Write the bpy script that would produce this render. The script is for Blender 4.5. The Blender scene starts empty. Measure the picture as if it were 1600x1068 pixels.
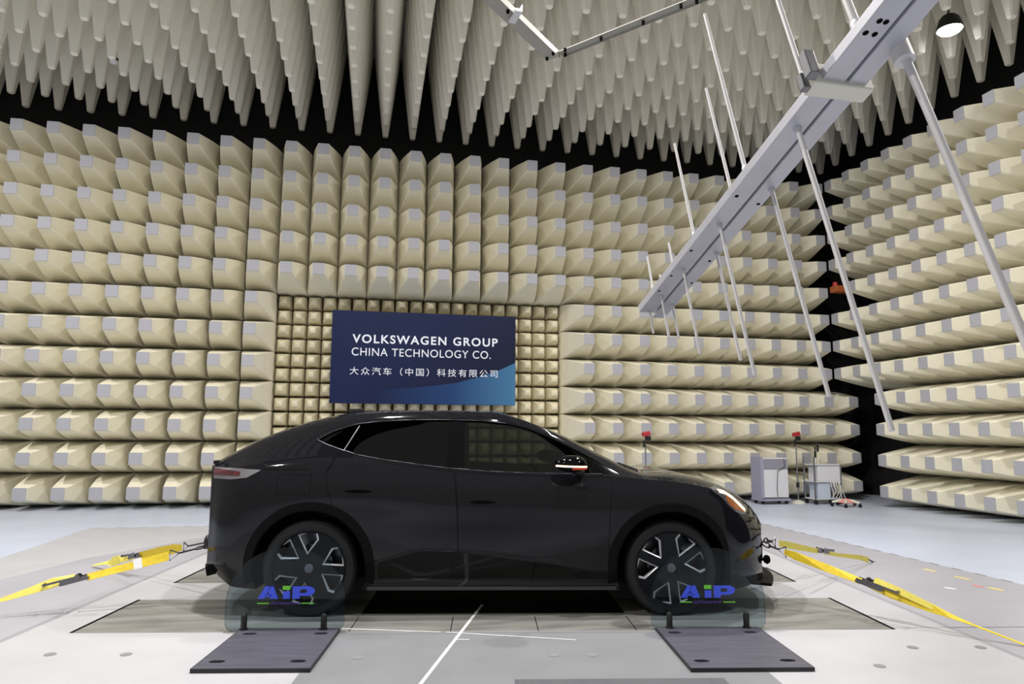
import bpy, bmesh, math, random
from mathutils import Vector, Matrix
random.seed(7)
C = bpy.context.scene.collection
R = math.radians
# ---------------------------------------------------------------- camera, world, lights, exposure
CAMP = Vector((0, 0, 1.3885))
PIT, YAW, ROLL, FPX = .129, .1931, .0057, 1096.7
fw = Vector((math.sin(YAW)*math.cos(PIT), math.cos(YAW)*math.cos(PIT), math.sin(PIT)))
rt0 = Vector((math.cos(YAW), -math.sin(YAW), 0)); up0 = rt0.cross(fw)
rt = rt0*math.cos(ROLL) + up0*math.sin(ROLL); up = -rt0*math.sin(ROLL) + up0*math.cos(ROLL)
cd = bpy.data.cameras.new('camera'); cam = bpy.data.objects.new('camera', cd); C.objects.link(cam)
cam.matrix_world = Matrix(((rt.x, up.x, -fw.x, CAMP.x), (rt.y, up.y, -fw.y, CAMP.y), (rt.z, up.z, -fw.z, CAMP.z), (0, 0, 0, 1)))
cd.sensor_width = 36; cd.lens = FPX/1600*36; cd.clip_start = .05; cd.clip_end = 100
bpy.context.scene.camera = cam
w = bpy.data.worlds.new('world'); bpy.context.scene.world = w; w.use_nodes = True
w.node_tree.nodes['Background'].inputs[0].default_value = (1, .98, .94, 1)
w.node_tree.nodes['Background'].inputs[1].default_value = 0.3
def area(name, loc, power, size=.5, col=(1, .97, .93), aim=None):
    l = bpy.data.lights.new(name, 'AREA'); l.shape = 'DISK'; l.size = size; l.energy = power; l.color = col
    o = bpy.data.objects.new(name, l); C.objects.link(o); o.location = loc
    if aim: o.rotation_euler = (Vector(aim)-Vector(loc)).to_track_quat('-Z', 'Y').to_euler()
    return o
LAMPS = [(9.03, 9.13, 7.95, 90), (-7.2, 9.0, 7.7, 420), (-0.8, 6.4, 7.8, 460), (4.9, 8.0, 7.8, 350), (-5.5, 1.0, 7.8, 330), (1.2, 4.2, 7.8, 300), (7, 2.5, 7.8, 350)]
for _x, _y, _z, _p in LAMPS: area("flood_light", (_x, _y, _z-.03), _p, .3)

vs = bpy.context.scene.view_settings
vs.view_transform = 'Standard'; vs.look = 'None'; vs.gamma = 1; vs.use_curve_mapping = False
vs.exposure = 0.08
# ---------------------------------------------------------------- materials
def sr(*c):
    return tuple((v/255/12.92 if v/255 <= .04045 else ((v/255+.055)/1.055)**2.4) for v in c) + (1,)
def mat(name, col, rough=.6, metal=0, coat=0, emit=None, es=0, noise=0, nscale=8, bump=0, bscale=60, spec=.5, stretch=None):
    m = bpy.data.materials.new(name); m.use_nodes = True; nt = m.node_tree; b = nt.nodes['Principled BSDF']
    b.inputs['Base Color'].default_value = col; b.inputs['Roughness'].default_value = rough
    b.inputs['Metallic'].default_value = metal; b.inputs['Coat Weight'].default_value = coat
    b.inputs['Specular IOR Level'].default_value = spec
    if coat: b.inputs['Coat Roughness'].default_value = .04
    if emit: b.inputs['Emission Color'].default_value = emit; b.inputs['Emission Strength'].default_value = es
    if noise or bump:
        tc = nt.nodes.new('ShaderNodeTexCoord'); mp = nt.nodes.new('ShaderNodeMapping')
        nt.links.new(tc.outputs['Object'], mp.inputs[0])
        if stretch: mp.inputs['Scale'].default_value = stretch
    if noise:
        n = nt.nodes.new('ShaderNodeTexNoise'); n.inputs['Scale'].default_value = nscale; n.inputs['Detail'].default_value = 6
        nt.links.new(mp.outputs[0], n.inputs['Vector'])
        r = nt.nodes.new('ShaderNodeMapRange'); r.inputs['From Min'].default_value = .3; r.inputs['From Max'].default_value = .7
        r.inputs['To Min'].default_value = 1-noise; r.inputs['To Max'].default_value = 1+noise
        nt.links.new(n.outputs['Fac'], r.inputs['Value'])
        v = nt.nodes.new('ShaderNodeVectorMath'); v.operation = 'SCALE'; v.inputs[0].default_value = col[:3]
        nt.links.new(r.outputs[0], v.inputs['Scale']); nt.links.new(v.outputs[0], b.inputs['Base Color'])
    if bump:
        n2 = nt.nodes.new('ShaderNodeTexNoise'); n2.inputs['Scale'].default_value = bscale
        nt.links.new(mp.outputs[0], n2.inputs['Vector'])
        bp = nt.nodes.new('ShaderNodeBump'); bp.inputs['Strength'].default_value = bump; bp.inputs['Distance'].default_value = .004
        nt.links.new(n2.outputs['Fac'], bp.inputs['Height']); nt.links.new(bp.outputs[0], b.inputs['Normal'])
    return m
def glassmat(name, tint, rough=.0, ior=1.5):
    m = bpy.data.materials.new(name); m.use_nodes = True; nt = m.node_tree; nt.nodes.clear()
    o = nt.nodes.new('ShaderNodeOutputMaterial'); mx = nt.nodes.new('ShaderNodeMixShader'); t = nt.nodes.new('ShaderNodeBsdfTransparent')
    g = nt.nodes.new('ShaderNodeBsdfGlossy'); f = nt.nodes.new('ShaderNodeFresnel'); f.inputs[0].default_value = ior
    t.inputs[0].default_value = tint; g.inputs['Roughness'].default_value = rough
    nt.links.new(f.outputs[0], mx.inputs[0]); nt.links.new(t.outputs[0], mx.inputs[1]); nt.links.new(g.outputs[0], mx.inputs[2])
    nt.links.new(mx.outputs[0], o.inputs[0]); return m
M = dict(
    foam=mat('foam', sr(233, 228, 208), .8, noise=.035, nscale=3), foamc=mat('foam_ceiling', sr(250, 246, 232), .8, noise=.03, nscale=3),
    cap=mat('cap', sr(164, 164, 170), .75, bump=.3, bscale=40), blackwall=mat('black_wall', sr(20, 19, 20), .9),
    smallfoam=mat('small_foam', sr(226, 218, 190), .8, noise=.04, nscale=5),
    floor=mat('painted_floor', sr(186, 193, 210), .42, noise=.05, nscale=1.2, bump=.1, bscale=5),
    cover=mat('pit_cover', sr(160, 159, 167), .45, noise=.06, nscale=1.5, bump=.08, bscale=9),
    plat=mat('platform', sr(176, 176, 181), .4, noise=.05, nscale=2.2, bump=.08, bscale=9),
    platg=mat('platform_grey', sr(126, 128, 132), .4, noise=.08, nscale=2.2, bump=.08, bscale=9),
    roller=mat('roller_cover', sr(118, 117, 113), .55, noise=.3, nscale=3.5, stretch=(.5, 2.5, 1), bump=.1, bscale=14),
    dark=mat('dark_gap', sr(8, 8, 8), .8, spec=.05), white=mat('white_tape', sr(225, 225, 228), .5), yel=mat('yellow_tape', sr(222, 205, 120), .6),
    redt=mat('red_tape', sr(220, 120, 125), .6), lamp=mat('lamp_lens', (1, 1, 1, 1), .3, emit=(1, 1, 1, 1), es=30),
    metal=mat('grey_metal', sr(150, 152, 160), .35, metal=.8), steel=mat('steel', sr(120, 120, 124), .3, metal=1),
    boom=mat('boom_aluminium', sr(186, 186, 193), .42, metal=.25, noise=.04, nscale=12), rod=mat('rod_aluminium', sr(205, 203, 203), .5, metal=.15),
    pvc=mat('cream_plastic', sr(214, 212, 198), .5), blackp=mat('black_plastic', sr(18, 18, 20), .45),
    plate=mat('steel_plate', sr(92, 92, 104), .42, metal=.35, noise=.18, nscale=3, stretch=(1, 7, 1)), plateedge=mat('plate_edge', sr(30, 30, 34), .5),
    paint=mat('car_paint', sr(20, 20, 24), .05, metal=0, spec=.34), blackg=mat('black_gloss', sr(6, 6, 7), .08, spec=.2), clad=mat('black_cladding', sr(7, 7, 8), .5, spec=.12),
    tyre=mat('tyre_rubber', sr(23, 23, 24), .65, bump=.2, bscale=40), rimd=mat('rim_dark', sr(24, 24, 27), .25, metal=.5), rims=mat('rim_silver', sr(196, 196, 200), .3, metal=.55),
    chrome=mat('chrome', sr(140, 140, 144), .3, metal=1), trim=mat('window_trim', sr(62, 62, 68), .35, metal=.9),
    gdark=glassmat('dark_tinted_glass', (.035, .035, .035, 1)), gfront=glassmat('tinted_glass', (.43, .455, .41, 1)), gwind=glassmat('windscreen_glass', (.62, .68, .62, 1)),
    seat=mat('seat_fabric', sr(30, 30, 32), .8), redl=mat('tail_lamp', sr(80, 24, 28), .2, coat=.8, noise=.5, nscale=40), greyl=mat('lamp_housing', sr(110, 108, 112), .25, coat=.6),
    amber=mat('amber_lens', sr(130, 76, 40), .25, coat=.5, emit=sr(255, 140, 60), es=.10), led=mat('led_bar', (1, .9, .7, 1), .3, emit=sr(255, 200, 150), es=1.1), ledw=mat('led_bar_mirror', (1, .9, .7, 1), .3, emit=sr(255, 225, 180), es=1.5),
    ledred=mat('orange_glow', sr(150, 50, 20), .3, emit=sr(255, 70, 20), es=.12), headg=mat('head_lamp', sr(150, 155, 165), .12, metal=.8),
    shield=None, blue=mat('blue_print', sr(62, 88, 235), .4), green=mat('green_print', sr(110, 205, 60), .4), purple=mat('purple_print', sr(85, 60, 150), .4),
    strap=mat('yellow_webbing', sr(226, 198, 44), .6, noise=.1, nscale=30), strapl=mat('pale_yellow_webbing', sr(226, 212, 96), .6, noise=.08, nscale=30),
    orange=mat('orange_plastic', sr(165, 88, 40), .5), red=mat('red_plastic', sr(165, 40, 48), .5), wht=mat('white_paint', sr(212, 212, 216), .5), pink=mat('pink_plastic', sr(225, 150, 140), .5),
    navy=None, letter=mat('white_lettering', sr(226, 230, 240), .5), lilac=mat('lilac_metal', sr(150, 150, 170), .4))
M['shield'] = glassmat('clear_shield', (.74, .82, .86, 1), .03, 1.28)
def signmat():
    m = mat('navy_print', sr(24, 30, 70), .5, spec=.2); nt = m.node_tree; b = nt.nodes['Principled BSDF']
    tc = nt.nodes.new('ShaderNodeTexCoord'); s = nt.nodes.new('ShaderNodeSeparateXYZ'); nt.links.new(tc.outputs['Generated'], s.inputs[0])
    ad = nt.nodes.new('ShaderNodeMath'); ad.operation = 'MULTIPLY_ADD'; ad.inputs[1].default_value = -.6; nt.links.new(s.outputs['Z'], ad.inputs[0]); nt.links.new(s.outputs['X'], ad.inputs[2])
    cr = nt.nodes.new('ShaderNodeValToRGB'); nt.links.new(ad.outputs[0], cr.inputs[0]); e = cr.color_ramp.elements
    e[0].position = 0; e[0].color = sr(14, 27, 66); e[1].position = .9; e[1].color = sr(14, 16, 42); nt.links.new(cr.outputs[0], b.inputs['Base Color']); return m
M['navy'] = signmat()
def swooshmat():
    m = mat('blue_swoosh_print', sr(60, 110, 160), .5, spec=.2); nt = m.node_tree; b = nt.nodes['Principled BSDF']
    tc = nt.nodes.new('ShaderNodeTexCoord'); s = nt.nodes.new('ShaderNodeSeparateXYZ'); nt.links.new(tc.outputs['Generated'], s.inputs[0])
    cr = nt.nodes.new('ShaderNodeValToRGB'); nt.links.new(s.outputs['X'], cr.inputs[0]); e = cr.color_ramp.elements
    e[0].position = 0; e[0].color = sr(13, 25, 62); e[1].position = 1; e[1].color = sr(64, 112, 150)
    x = cr.color_ramp.elements.new(.55); x.color = sr(28, 58, 104); nt.links.new(cr.outputs[0], b.inputs['Base Color']); return m
M['swoosh'] = swooshmat()
# ---------------------------------------------------------------- helpers
def link(name, me, m=None, parent=None, smooth=None):
    if m is not None and not me.materials: me.materials.append(m)
    if smooth is not None:
        me.shade_smooth(); me.set_sharp_from_angle(angle=R(smooth))
    o = bpy.data.objects.new(name, me); C.objects.link(o)
    if parent: o.parent = parent
    return o
def bmobj(name, bm, m, parent=None, smooth=None, recalc=True):
    if recalc: bmesh.ops.recalc_face_normals(bm, faces=bm.faces)
    me = bpy.data.meshes.new(name); bm.to_mesh(me); bm.free(); return link(name, me, m, parent, smooth)
def tag(o, label, cat, group=None):
    o['label'] = label; o['category'] = cat
    if group: o['group'] = group
    return o
def struct(o, label=None):
    o['kind'] = 'structure'
    if label: o['label'] = label
    return o
def thing(name, label, cat, loc=(0, 0, 0), rz=0, group=None):
    o = bpy.data.objects.new(name, None); C.objects.link(o); o.location = loc; o.rotation_euler = (0, 0, rz); o.empty_display_size = .1
    return tag(o, label, cat, group)
def box(bm, x0, x1, y0, y1, z0, z1, bev=0, mtx=None):
    r = bmesh.ops.create_cube(bm, size=1); vs_ = r['verts']
    bmesh.ops.scale(bm, vec=(x1-x0, y1-y0, z1-z0), verts=vs_); bmesh.ops.translate(bm, vec=((x0+x1)/2, (y0+y1)/2, (z0+z1)/2), verts=vs_)
    if bev:
        ed = list({e for v in vs_ for e in v.link_edges}); rr = bmesh.ops.bevel(bm, geom=ed, offset=bev, segments=2, affect='EDGES', profile=.5); vs_ = list({v for f in rr['faces'] for v in f.verts} | {v for v in vs_ if v.is_valid})
    if mtx is not None: bmesh.ops.transform(bm, matrix=mtx, verts=vs_)
    return vs_
def tube(bm, pts, r, seg=8, cap=True):
    pts = [Vector(p) for p in pts]; rings = []; prev = None
    rr = r if isinstance(r, (list, tuple)) else [r]*len(pts)
    for i, p in enumerate(pts):
        d = (pts[min(i+1, len(pts)-1)]-pts[max(i-1, 0)]).normalized()
        a = prev if prev is not None else (Vector((0, 0, 1)) if abs(d.z) < .9 else Vector((1, 0, 0)))
        n = (a-d*a.dot(d)).normalized(); prev = n; b = d.cross(n)
        rings.append([bm.verts.new(p+(n*math.cos(2*math.pi*k/seg)+b*math.sin(2*math.pi*k/seg))*rr[i]) for k in range(seg)])
    for i in range(len(rings)-1):
        for k in range(seg): bm.faces.new((rings[i][k], rings[i][(k+1) % seg], rings[i+1][(k+1) % seg], rings[i+1][k]))
    if cap: bm.faces.new(rings[0][::-1]); bm.faces.new(rings[-1])
def loop_tube(bm, pts, r, seg=6):
    pts = [Vector(p) for p in pts]; tube(bm, pts+[pts[0], pts[1]], r, seg, cap=True)
def ribbon(bm, pts, widths, wdir, th=.004):
    wd = [Vector(x).normalized() for x in wdir] if isinstance(wdir[0], (tuple, list, Vector)) else [Vector(wdir).normalized()]*len(pts)
    pts = [Vector(p) for p in pts]; rings = []
    for i, p in enumerate(pts):
        d = (pts[min(i+1, len(pts)-1)]-pts[max(i-1, 0)]).normalized(); a = (wd[i]-d*wd[i].dot(d)).normalized(); n = d.cross(a); h = widths[i]/2
        rings.append([bm.verts.new(p+a*h*s+n*th/2*t) for s, t in ((-1, -1), (1, -1), (1, 1), (-1, 1))])
    for i in range(len(rings)-1):
        for k in range(4): bm.faces.new((rings[i][k], rings[i][(k+1) % 4], rings[i+1][(k+1) % 4], rings[i+1][k]))
    bm.faces.new(rings[0][::-1]); bm.faces.new(rings[-1])
def lathe(bm, prof, seg=48, axis='Z', closed=False, mtx=None):
    rings = []
    for r, h in prof:
        ring = []
        for k in range(seg):
            a = 2*math.pi*k/seg; c, s = r*math.cos(a), r*math.sin(a)
            p = Vector((c, s, h)) if axis == 'Z' else Vector((c, h, s)) if axis == 'Y' else Vector((h, c, s))
            ring.append(bm.verts.new(mtx @ p if mtx is not None else p))
        rings.append(ring)
    n = len(rings)
    for i in range(n if closed else n-1):
        for k in range(seg): bm.faces.new((rings[i][k], rings[i][(k+1) % seg], rings[(i+1) % n][(k+1) % seg], rings[(i+1) % n][k]))
    if not closed:
        if prof[0][0] > 1e-4: bm.faces.new(rings[0])
        if prof[-1][0] > 1e-4: bm.faces.new(rings[-1][::-1])
def prism(bm, poly, a, b, axis='Y', mtx=None):
    def P(p, h):
        q = Vector((p[0], h, p[1])) if axis == 'Y' else Vector((p[0], p[1], h)) if axis == 'Z' else Vector((h, p[0], p[1]))
        return mtx @ q if mtx is not None else q
    A = [bm.verts.new(P(p, a)) for p in poly]; B = [bm.verts.new(P(p, b)) for p in poly]; n = len(poly)
    bm.faces.new(A[::-1]); bm.faces.new(B)
    for i in range(n): bm.faces.new((A[i], A[(i+1) % n], B[(i+1) % n], B[i]))
def text(name, s, h, wdt, m, parent, loc, bold=0, spacing=1, capref='H', depth=.004):
    # text standing in the XZ plane, facing -Y; h = cap height, wdt = total width, loc = left end of the baseline
    c = bpy.data.curves.new(name, 'FONT'); c.body = s; c.size = 1; c.offset = bold; c.space_character = spacing; c.extrude = .02
    o = bpy.data.objects.new(name, c); C.objects.link(o); bpy.context.view_layer.update()
    dg = bpy.context.evaluated_depsgraph_get(); me = bpy.data.meshes.new_from_object(o.evaluated_get(dg)); bpy.data.objects.remove(o)
    xs = [v.co.x for v in me.vertices]; ys = [v.co.y for v in me.vertices]; x0, x1, y0, y1 = min(xs), max(xs), min(ys), max(ys)
    for v in me.vertices:
        x, y, z = v.co; v.co = Vector(((x-x0)/(x1-x0)*wdt, -z/.04*depth, (y-y0)/(y1-y0)*h))
    me.materials.clear(); ob = link(name, me, m, parent); ob.location = loc; return ob
def fillcurve(loops, ext, m4=None):
    c = bpy.data.curves.new('f', 'CURVE'); c.dimensions = '2D'; c.fill_mode = 'BOTH'; c.extrude = ext
    for lp in loops:
        s = c.splines.new('POLY'); s.points.add(len(lp)-1)
        for p, q in zip(s.points, lp): p.co = (q[0], q[1], 0, 1)
        s.use_cyclic_u = True
    o = bpy.data.objects.new('f', c); C.objects.link(o); bpy.context.view_layer.update()
    me = bpy.data.meshes.new_from_object(o.evaluated_get(bpy.context.evaluated_depsgraph_get())); bpy.data.objects.remove(o)
    if m4 is not None: me.transform(m4)
    me.materials.clear(); return me
def boolean(o, cutter, op='DIFFERENCE'):
    md = o.modifiers.new('b', 'BOOLEAN'); md.operation = op; md.solver = 'EXACT'; md.material_mode = 'TRANSFER'; md.object = cutter
    bpy.context.view_layer.update(); me = bpy.data.meshes.new_from_object(o.evaluated_get(bpy.context.evaluated_depsgraph_get()))
    o.modifiers.clear(); old = o.data; o.data = me; return o
def drop(o): bpy.data.objects.remove(o, do_unlink=True)
FLIP = Matrix.Rotation(R(90), 4, 'X')     # XY drawing -> XZ plane, extrusion towards -Y
ORD = 'first second third fourth fifth sixth seventh eighth ninth tenth eleventh twelfth thirteenth fourteenth fifteenth sixteenth seventeenth eighteenth nineteenth twentieth'.split()
ORD += ['twenty-'+x for x in ORD[:9]] + ['thirtieth'] + ['thirty-'+x for x in ORD[:9]]
CA = R(-9.0); CO = Vector((1.0648, 6.3718, 0))
CM = Matrix.Translation(CO) @ Matrix.Rotation(CA, 4, 'Z')      # frame of the car and the dynamometer, turned 9 degrees in the room
def L(x, y, z=0): return CM @ Vector((x, y, z))
# ---------------------------------------------------------------- the room
YW, XW, ZC = 15.5, 11.64, 9.95
bm = bmesh.new(); box(bm, -13, XW, YW, YW+.3, 0, ZC); struct(bmobj('wall_back', bm, M['blackwall']))
bm = bmesh.new(); box(bm, XW, XW+.3, -3, YW+.3, 0, ZC); struct(bmobj('wall_right', bm, M['blackwall']))
bm = bmesh.new(); box(bm, -13, XW+.3, 3.0, YW+.3, ZC, ZC+.3); struct(bmobj('ceiling', bm, M['blackwall']))
bm = bmesh.new(); box(bm, -13, XW+.3, -4, YW+.3, -.3, 0); struct(bmobj('floor', bm, M['floor']))
def slab(name, polys, z0, z1, m, mtx=None):
    bm = bmesh.new()
    for p in polys: prism(bm, p, z0, z1, 'Z', mtx)
    return struct(bmobj(name, bm, m))
def rect(a, b, c, d): return [(a, c), (b, c), (b, d), (a, d)]
slab('trim_1', [rect(-3.95, 6.05, 1.0, 11.3)], .0005, .002, M['cover'])                       # pit cover sheets
slab('trim_2', [[(-3.94, 6.2), (-3.78, 6.2), (-3.377, 7.578), (-3.043, 8.686), (-2.327, 9.83), (-1.6, 11.1), (-1.6, 11.28), (-3.94, 11.28)]], .002, .003, M['plat'])
slab('trim_3', [rect(-3.22, 3.30, -4.4, 2.6)], .002, .004, M['plat'], CM)                      # dynamometer platform
slab('trim_4', [rect(-1.12, 1.62, -4.4, -1.30)], .004, .0045, M['platg'], CM)
slab('trim_5', [rect(-2.90, 2.89, -1.29, -.32)], .004, .005, M['roller'], CM)
slab('trim_6', [rect(-2.90, 2.89, .34, 1.05)], .004, .005, M['roller'], CM)
g = []
for x in (-2.905, 2.895):
    for y0, y1 in ((-1.29, -.32), (.34, 1.05)): g.append(rect(x-.012, x+.012, y0, y1))
for x in (-1.0, -.29, .33, 1.03): g.append(rect(x-.003, x+.003, -1.29, -.9))
slab('trim_7', g, .005, .0062, M['dark'], CM)
dash = [rect(6.03, 6.06, y, y+.13) for y in [3.2+.3*k for k in range(27)]] + [rect(x, x+.13, 11.28, 11.31) for x in [-3.9+.3*k for k in range(33)]]
slab('trim_8', dash, .002, .003, mat('dash_grey', sr(120, 120, 120), .6))
slab('trim_9', [rect(-3.28, -3.24, -4.4, 2.6), rect(3.33, 3.355, -4.4, 2.6)], .002, .0025, mat('seam', sr(140, 140, 146), .6), CM)
slab('trim_10', [rect(.12, 1.32, -2.62, -2.27)], .0045, .005, mat('hatch', sr(88, 90, 94), .5, noise=.1), CM)
slab('trim_11', [rect(.42, .78, -2.60, -2.37), rect(.80, 1.10, -2.60, -2.37)], .005, .0055, M['plat'], CM)
slab('trim_14', [rect(-1.0, 1.04, -.80, .95)], .005, .006, M['dark'], CM)      # black sheet added to paint in the shade under the car
slab('trim_12', [[(2.89, -1.25), (6.9, -1.2), (6.9, -1.19), (2.89, -1.24)]], .005, .0052, mat('seam_2', sr(150, 150, 156), .6), CM)
bm = bmesh.new()
for q in [(-1.935, 5.059), (-1.472, 4.977), (3.53, 4.243), (3.976, 4.165), (-.05, 4.66), (1.158, 4.499), (1.40, 4.46), (2.62, 4.75), (3.05, 3.95)]:
    r_ = bmesh.ops.create_cone(bm, cap_ends=True, segments=20, radius1=.035, radius2=.035, depth=.002, matrix=Matrix.Translation((q[0], q[1], .0055)))
struct(bmobj('trim_13', bm, mat('recess_cap', sr(128, 128, 132), .5)))
def tape(name, a, b, wd, m, label, mtx=None, z=.0058):
    a, b = Vector(a+(z,)), Vector(b+(z,)); d = (b-a).normalized(); n = Vector((-d.y, d.x, 0))*wd/2
    bm = bmesh.new(); prism(bm, [(a-n)[:2], (b-n)[:2], (b+n)[:2], (a+n)[:2]], z-.0006, z+.0006, 'Z', mtx)
    return tag(bmobj(name, bm, m), label, 'tape')
tape('floor_tape', (.15, 3.7), (.915, 5.87), .022, M['white'], 'long slanting white tape line on the floor running under the car')
tape('floor_tape', (-.18, 5.337), (.505, 5.13), .012, M['white'], 'thin white tape line on the floor left of the slanting line', z=.0066)
tape('floor_tape', (.545, 5.115), (1.386, 4.78), .012, M['white'], 'thin white tape line on the floor crossing the slanting line', z=.0072)
tape('floor_tape', (.60, 4.93), (.68, 4.915), .012, M['white'], 'tiny white tape dash on the floor beside the slanting line', z=.0066)
for a, b, m, lb in [((5.70, 6.62), (5.72, 6.48), 'yel', 'farther of two short yellow tape dashes near the dashed line'), ((5.71, 6.23), (5.73, 6.06), 'yel', 'nearer yellow tape dash beside the dashed line, clear of the red dash'),
                    ((5.21, 5.81), (5.245, 5.72), 'white', 'short white tape dash alone on the grey floor at right'), ((5.555, 5.85), (5.57, 5.75), 'redt', 'short red tape dash on the floor at right'),
                    ((5.61, 5.74), (5.635, 5.60), 'yel', 'yellow tape dash touching the red dash on the right floor')]:
    tape('floor_tape', a, b, .045, M[m], lb, z=.0031)
# ---------------------------------------------------------------- absorbers
def pyr(name, prof, m, round_=0, seg=0):
    # square pyramid along +Z (tip at z=0 pointing -Z), prof = (half width, depth)
    bm = bmesh.new(); rings = []
    for h, z in prof:
        c = min(round_, h*.45)
        pts = [(h-c, -h), (h, -h+c), (h, h-c), (h-c, h), (-h+c, h), (-h, h-c), (-h, -h+c), (-h+c, -h)] if round_ else [(h, -h), (h, h), (-h, h), (-h, -h)]
        rings.append([bm.verts.new((p[0], p[1], z)) for p in pts])
    n = len(rings[0])
    bm.faces.new(rings[0][::-1])
    for a, b in zip(rings, rings[1:]):
        for k in range(n): bm.faces.new((a[k], a[(k+1) % n], b[(k+1) % n], b[k]))
    bm.faces.new(rings[-1]); bmesh.ops.recalc_face_normals(bm, faces=bm.faces)
    me = bpy.data.meshes.new(name); bm.to_mesh(me); bm.free(); me.materials.append(m); me.shade_smooth(); me.set_sharp_from_angle(angle=R(22)); return me
PL = 1.15
wall_me = pyr('foam_body', [(.110, .012)] + [(.110+(.2965-.110)*(.72*k/9+.28*math.sin(math.pi/2*k/9)), .012+(PL-.012)*k/9) for k in range(1, 10)] + [(.2965, 1.86)], M['foam'], round_=.018)
cap_bm = bmesh.new(); box(cap_bm, -.108, .108, -.108, .108, -.0, .016, bev=.004)
cap_me = bpy.data.meshes.new('end_cap'); cap_bm.to_mesh(cap_me); cap_bm.free(); cap_me.materials.append(M['cap'])
def proj(p):
    d = Vector(p)-CAMP; z = d.dot(fw); return 800+FPX*d.dot(rt)/z, 534-FPX*d.dot(up)/z, z
def inframe(p, mg=0):
    x, y, z = proj(p); return z > .5 and -mg < x < 1600+mg and -mg < y < 1068+mg
X0, YT, XT, Y0 = -6.521, 13.639, 9.776, 13.445
cells = []
for k in range(12):
    for c in range(-3, 29):
        if k < 7 and 8 <= c <= 17-0: continue
        if c == 28 and k > 3: continue
        cells.append(('back', k, c, Vector((X0+.6*c, YT, .3+.6*k))))
    for c in range(0, 11):
        if (k <= 3 and c < 2) or (k == 7 and c == 0): continue
        cells.append(('right', k, c, Vector((XT, Y0-.6*c, .3+.6*k))))
def score(t):
    x, y, z = proj(t[3]); vis = inframe(t[3], 10); hid = (t[0] == 'back' and t[1] < 2 and 420 < x < 1130 and y > 690)
    return (0 if vis else 100) + (50 if hid else 0) + z
cells.sort(key=score)
proto = None
def rotfor(side): return (R(-90), 0, 0) if side == 'back' else (R(-90), 0, R(-90))
for t in cells[:300]:
    side, k, c, p = t
    if side == 'back': lab = 'large cream absorber on back wall, %s row from floor, %s column from the left' % (ORD[k], ORD[c+1])
    else: lab = 'large cream absorber on right wall, %s row from floor, %s out from the corner' % (ORD[k], ORD[c])
    if proto is None:
        proto = thing('wall_absorber', lab, 'foam absorber', group='large absorbers on the walls'); pb = link('foam_body', wall_me, parent=proto); pc = link('end_cap', cap_me, parent=proto); r = proto; pc['label'] = 'pale grey square end cap'
    else:
        r = proto.copy(); C.objects.link(r); r['label'] = lab
        for ch in (pb, pc):
            q = ch.copy(); C.objects.link(q); q.parent = r
    r.location = p; r.rotation_euler = rotfor(side)
def merged(name, items, me, m, label, cat):
    # items: (location, rotation) of copies joined into one mesh of kind stuff
    from mathutils import Euler
    bm = bmesh.new()
    for loc, rot, mm in items:
        n0 = len(bm.verts); bm.from_mesh(mm[0]); bm.verts.ensure_lookup_table(); nf = [f for f in bm.faces if f.verts[0].index >= n0 or f.verts[0].index == -1]
        vv = bm.verts[n0:]; bmesh.ops.transform(bm, matrix=Matrix.Translation(loc) @ Euler(rot).to_matrix().to_4x4(), verts=vv)
        for f in {f for v in vv for f in v.link_faces}: f.material_index = mm[1]
    o_me = bpy.data.meshes.new(name); bm.to_mesh(o_me); bm.free()
    for x in m: o_me.materials.append(x)
    o_me.shade_smooth(); o_me.set_sharp_from_angle(angle=R(22))
    o = link(name, o_me); tag(o, label, cat); o['kind'] = 'stuff'; return o
rest = []
for side, k, c, p in cells[300:]:
    rest += [(p, rotfor(side), (wall_me, 0)), (p, rotfor(side), (cap_me, 1))]
merged('wall_absorbers', rest, None, [M['foam'], M['cap']], 'remaining large cream absorbers toward the wall corner and beyond the picture edges', 'foam absorbers')
# small absorbers round the sign
small_me = pyr('small_absorber', [(.02, 0)] + [(.02+(.143-.02)*math.sin(math.pi/2*(k/8))**.75, .55*(1-math.cos(math.pi/2*k/8))**.8) for k in range(1, 9)] + [(.147, .58), (.147, .80)], M['smallfoam'], round_=.02)
sp = None
for k in range(14):
    for c in range(20):
        lab = 'small cream absorber on back wall, %s row from floor, %s of twenty columns' % (ORD[k], ORD[c])
        if sp is None: sp = link('small_absorber', small_me); q = sp; tag(q, lab, 'foam absorber', 'small absorbers around the sign')
        else: q = sp.copy(); C.objects.link(q); q['label'] = lab
        q.location = (X0+.6*8-.3+.15+.3*c, 14.7, .15+.3*k); q.rotation_euler = (R(-90), 0, 0)
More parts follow.
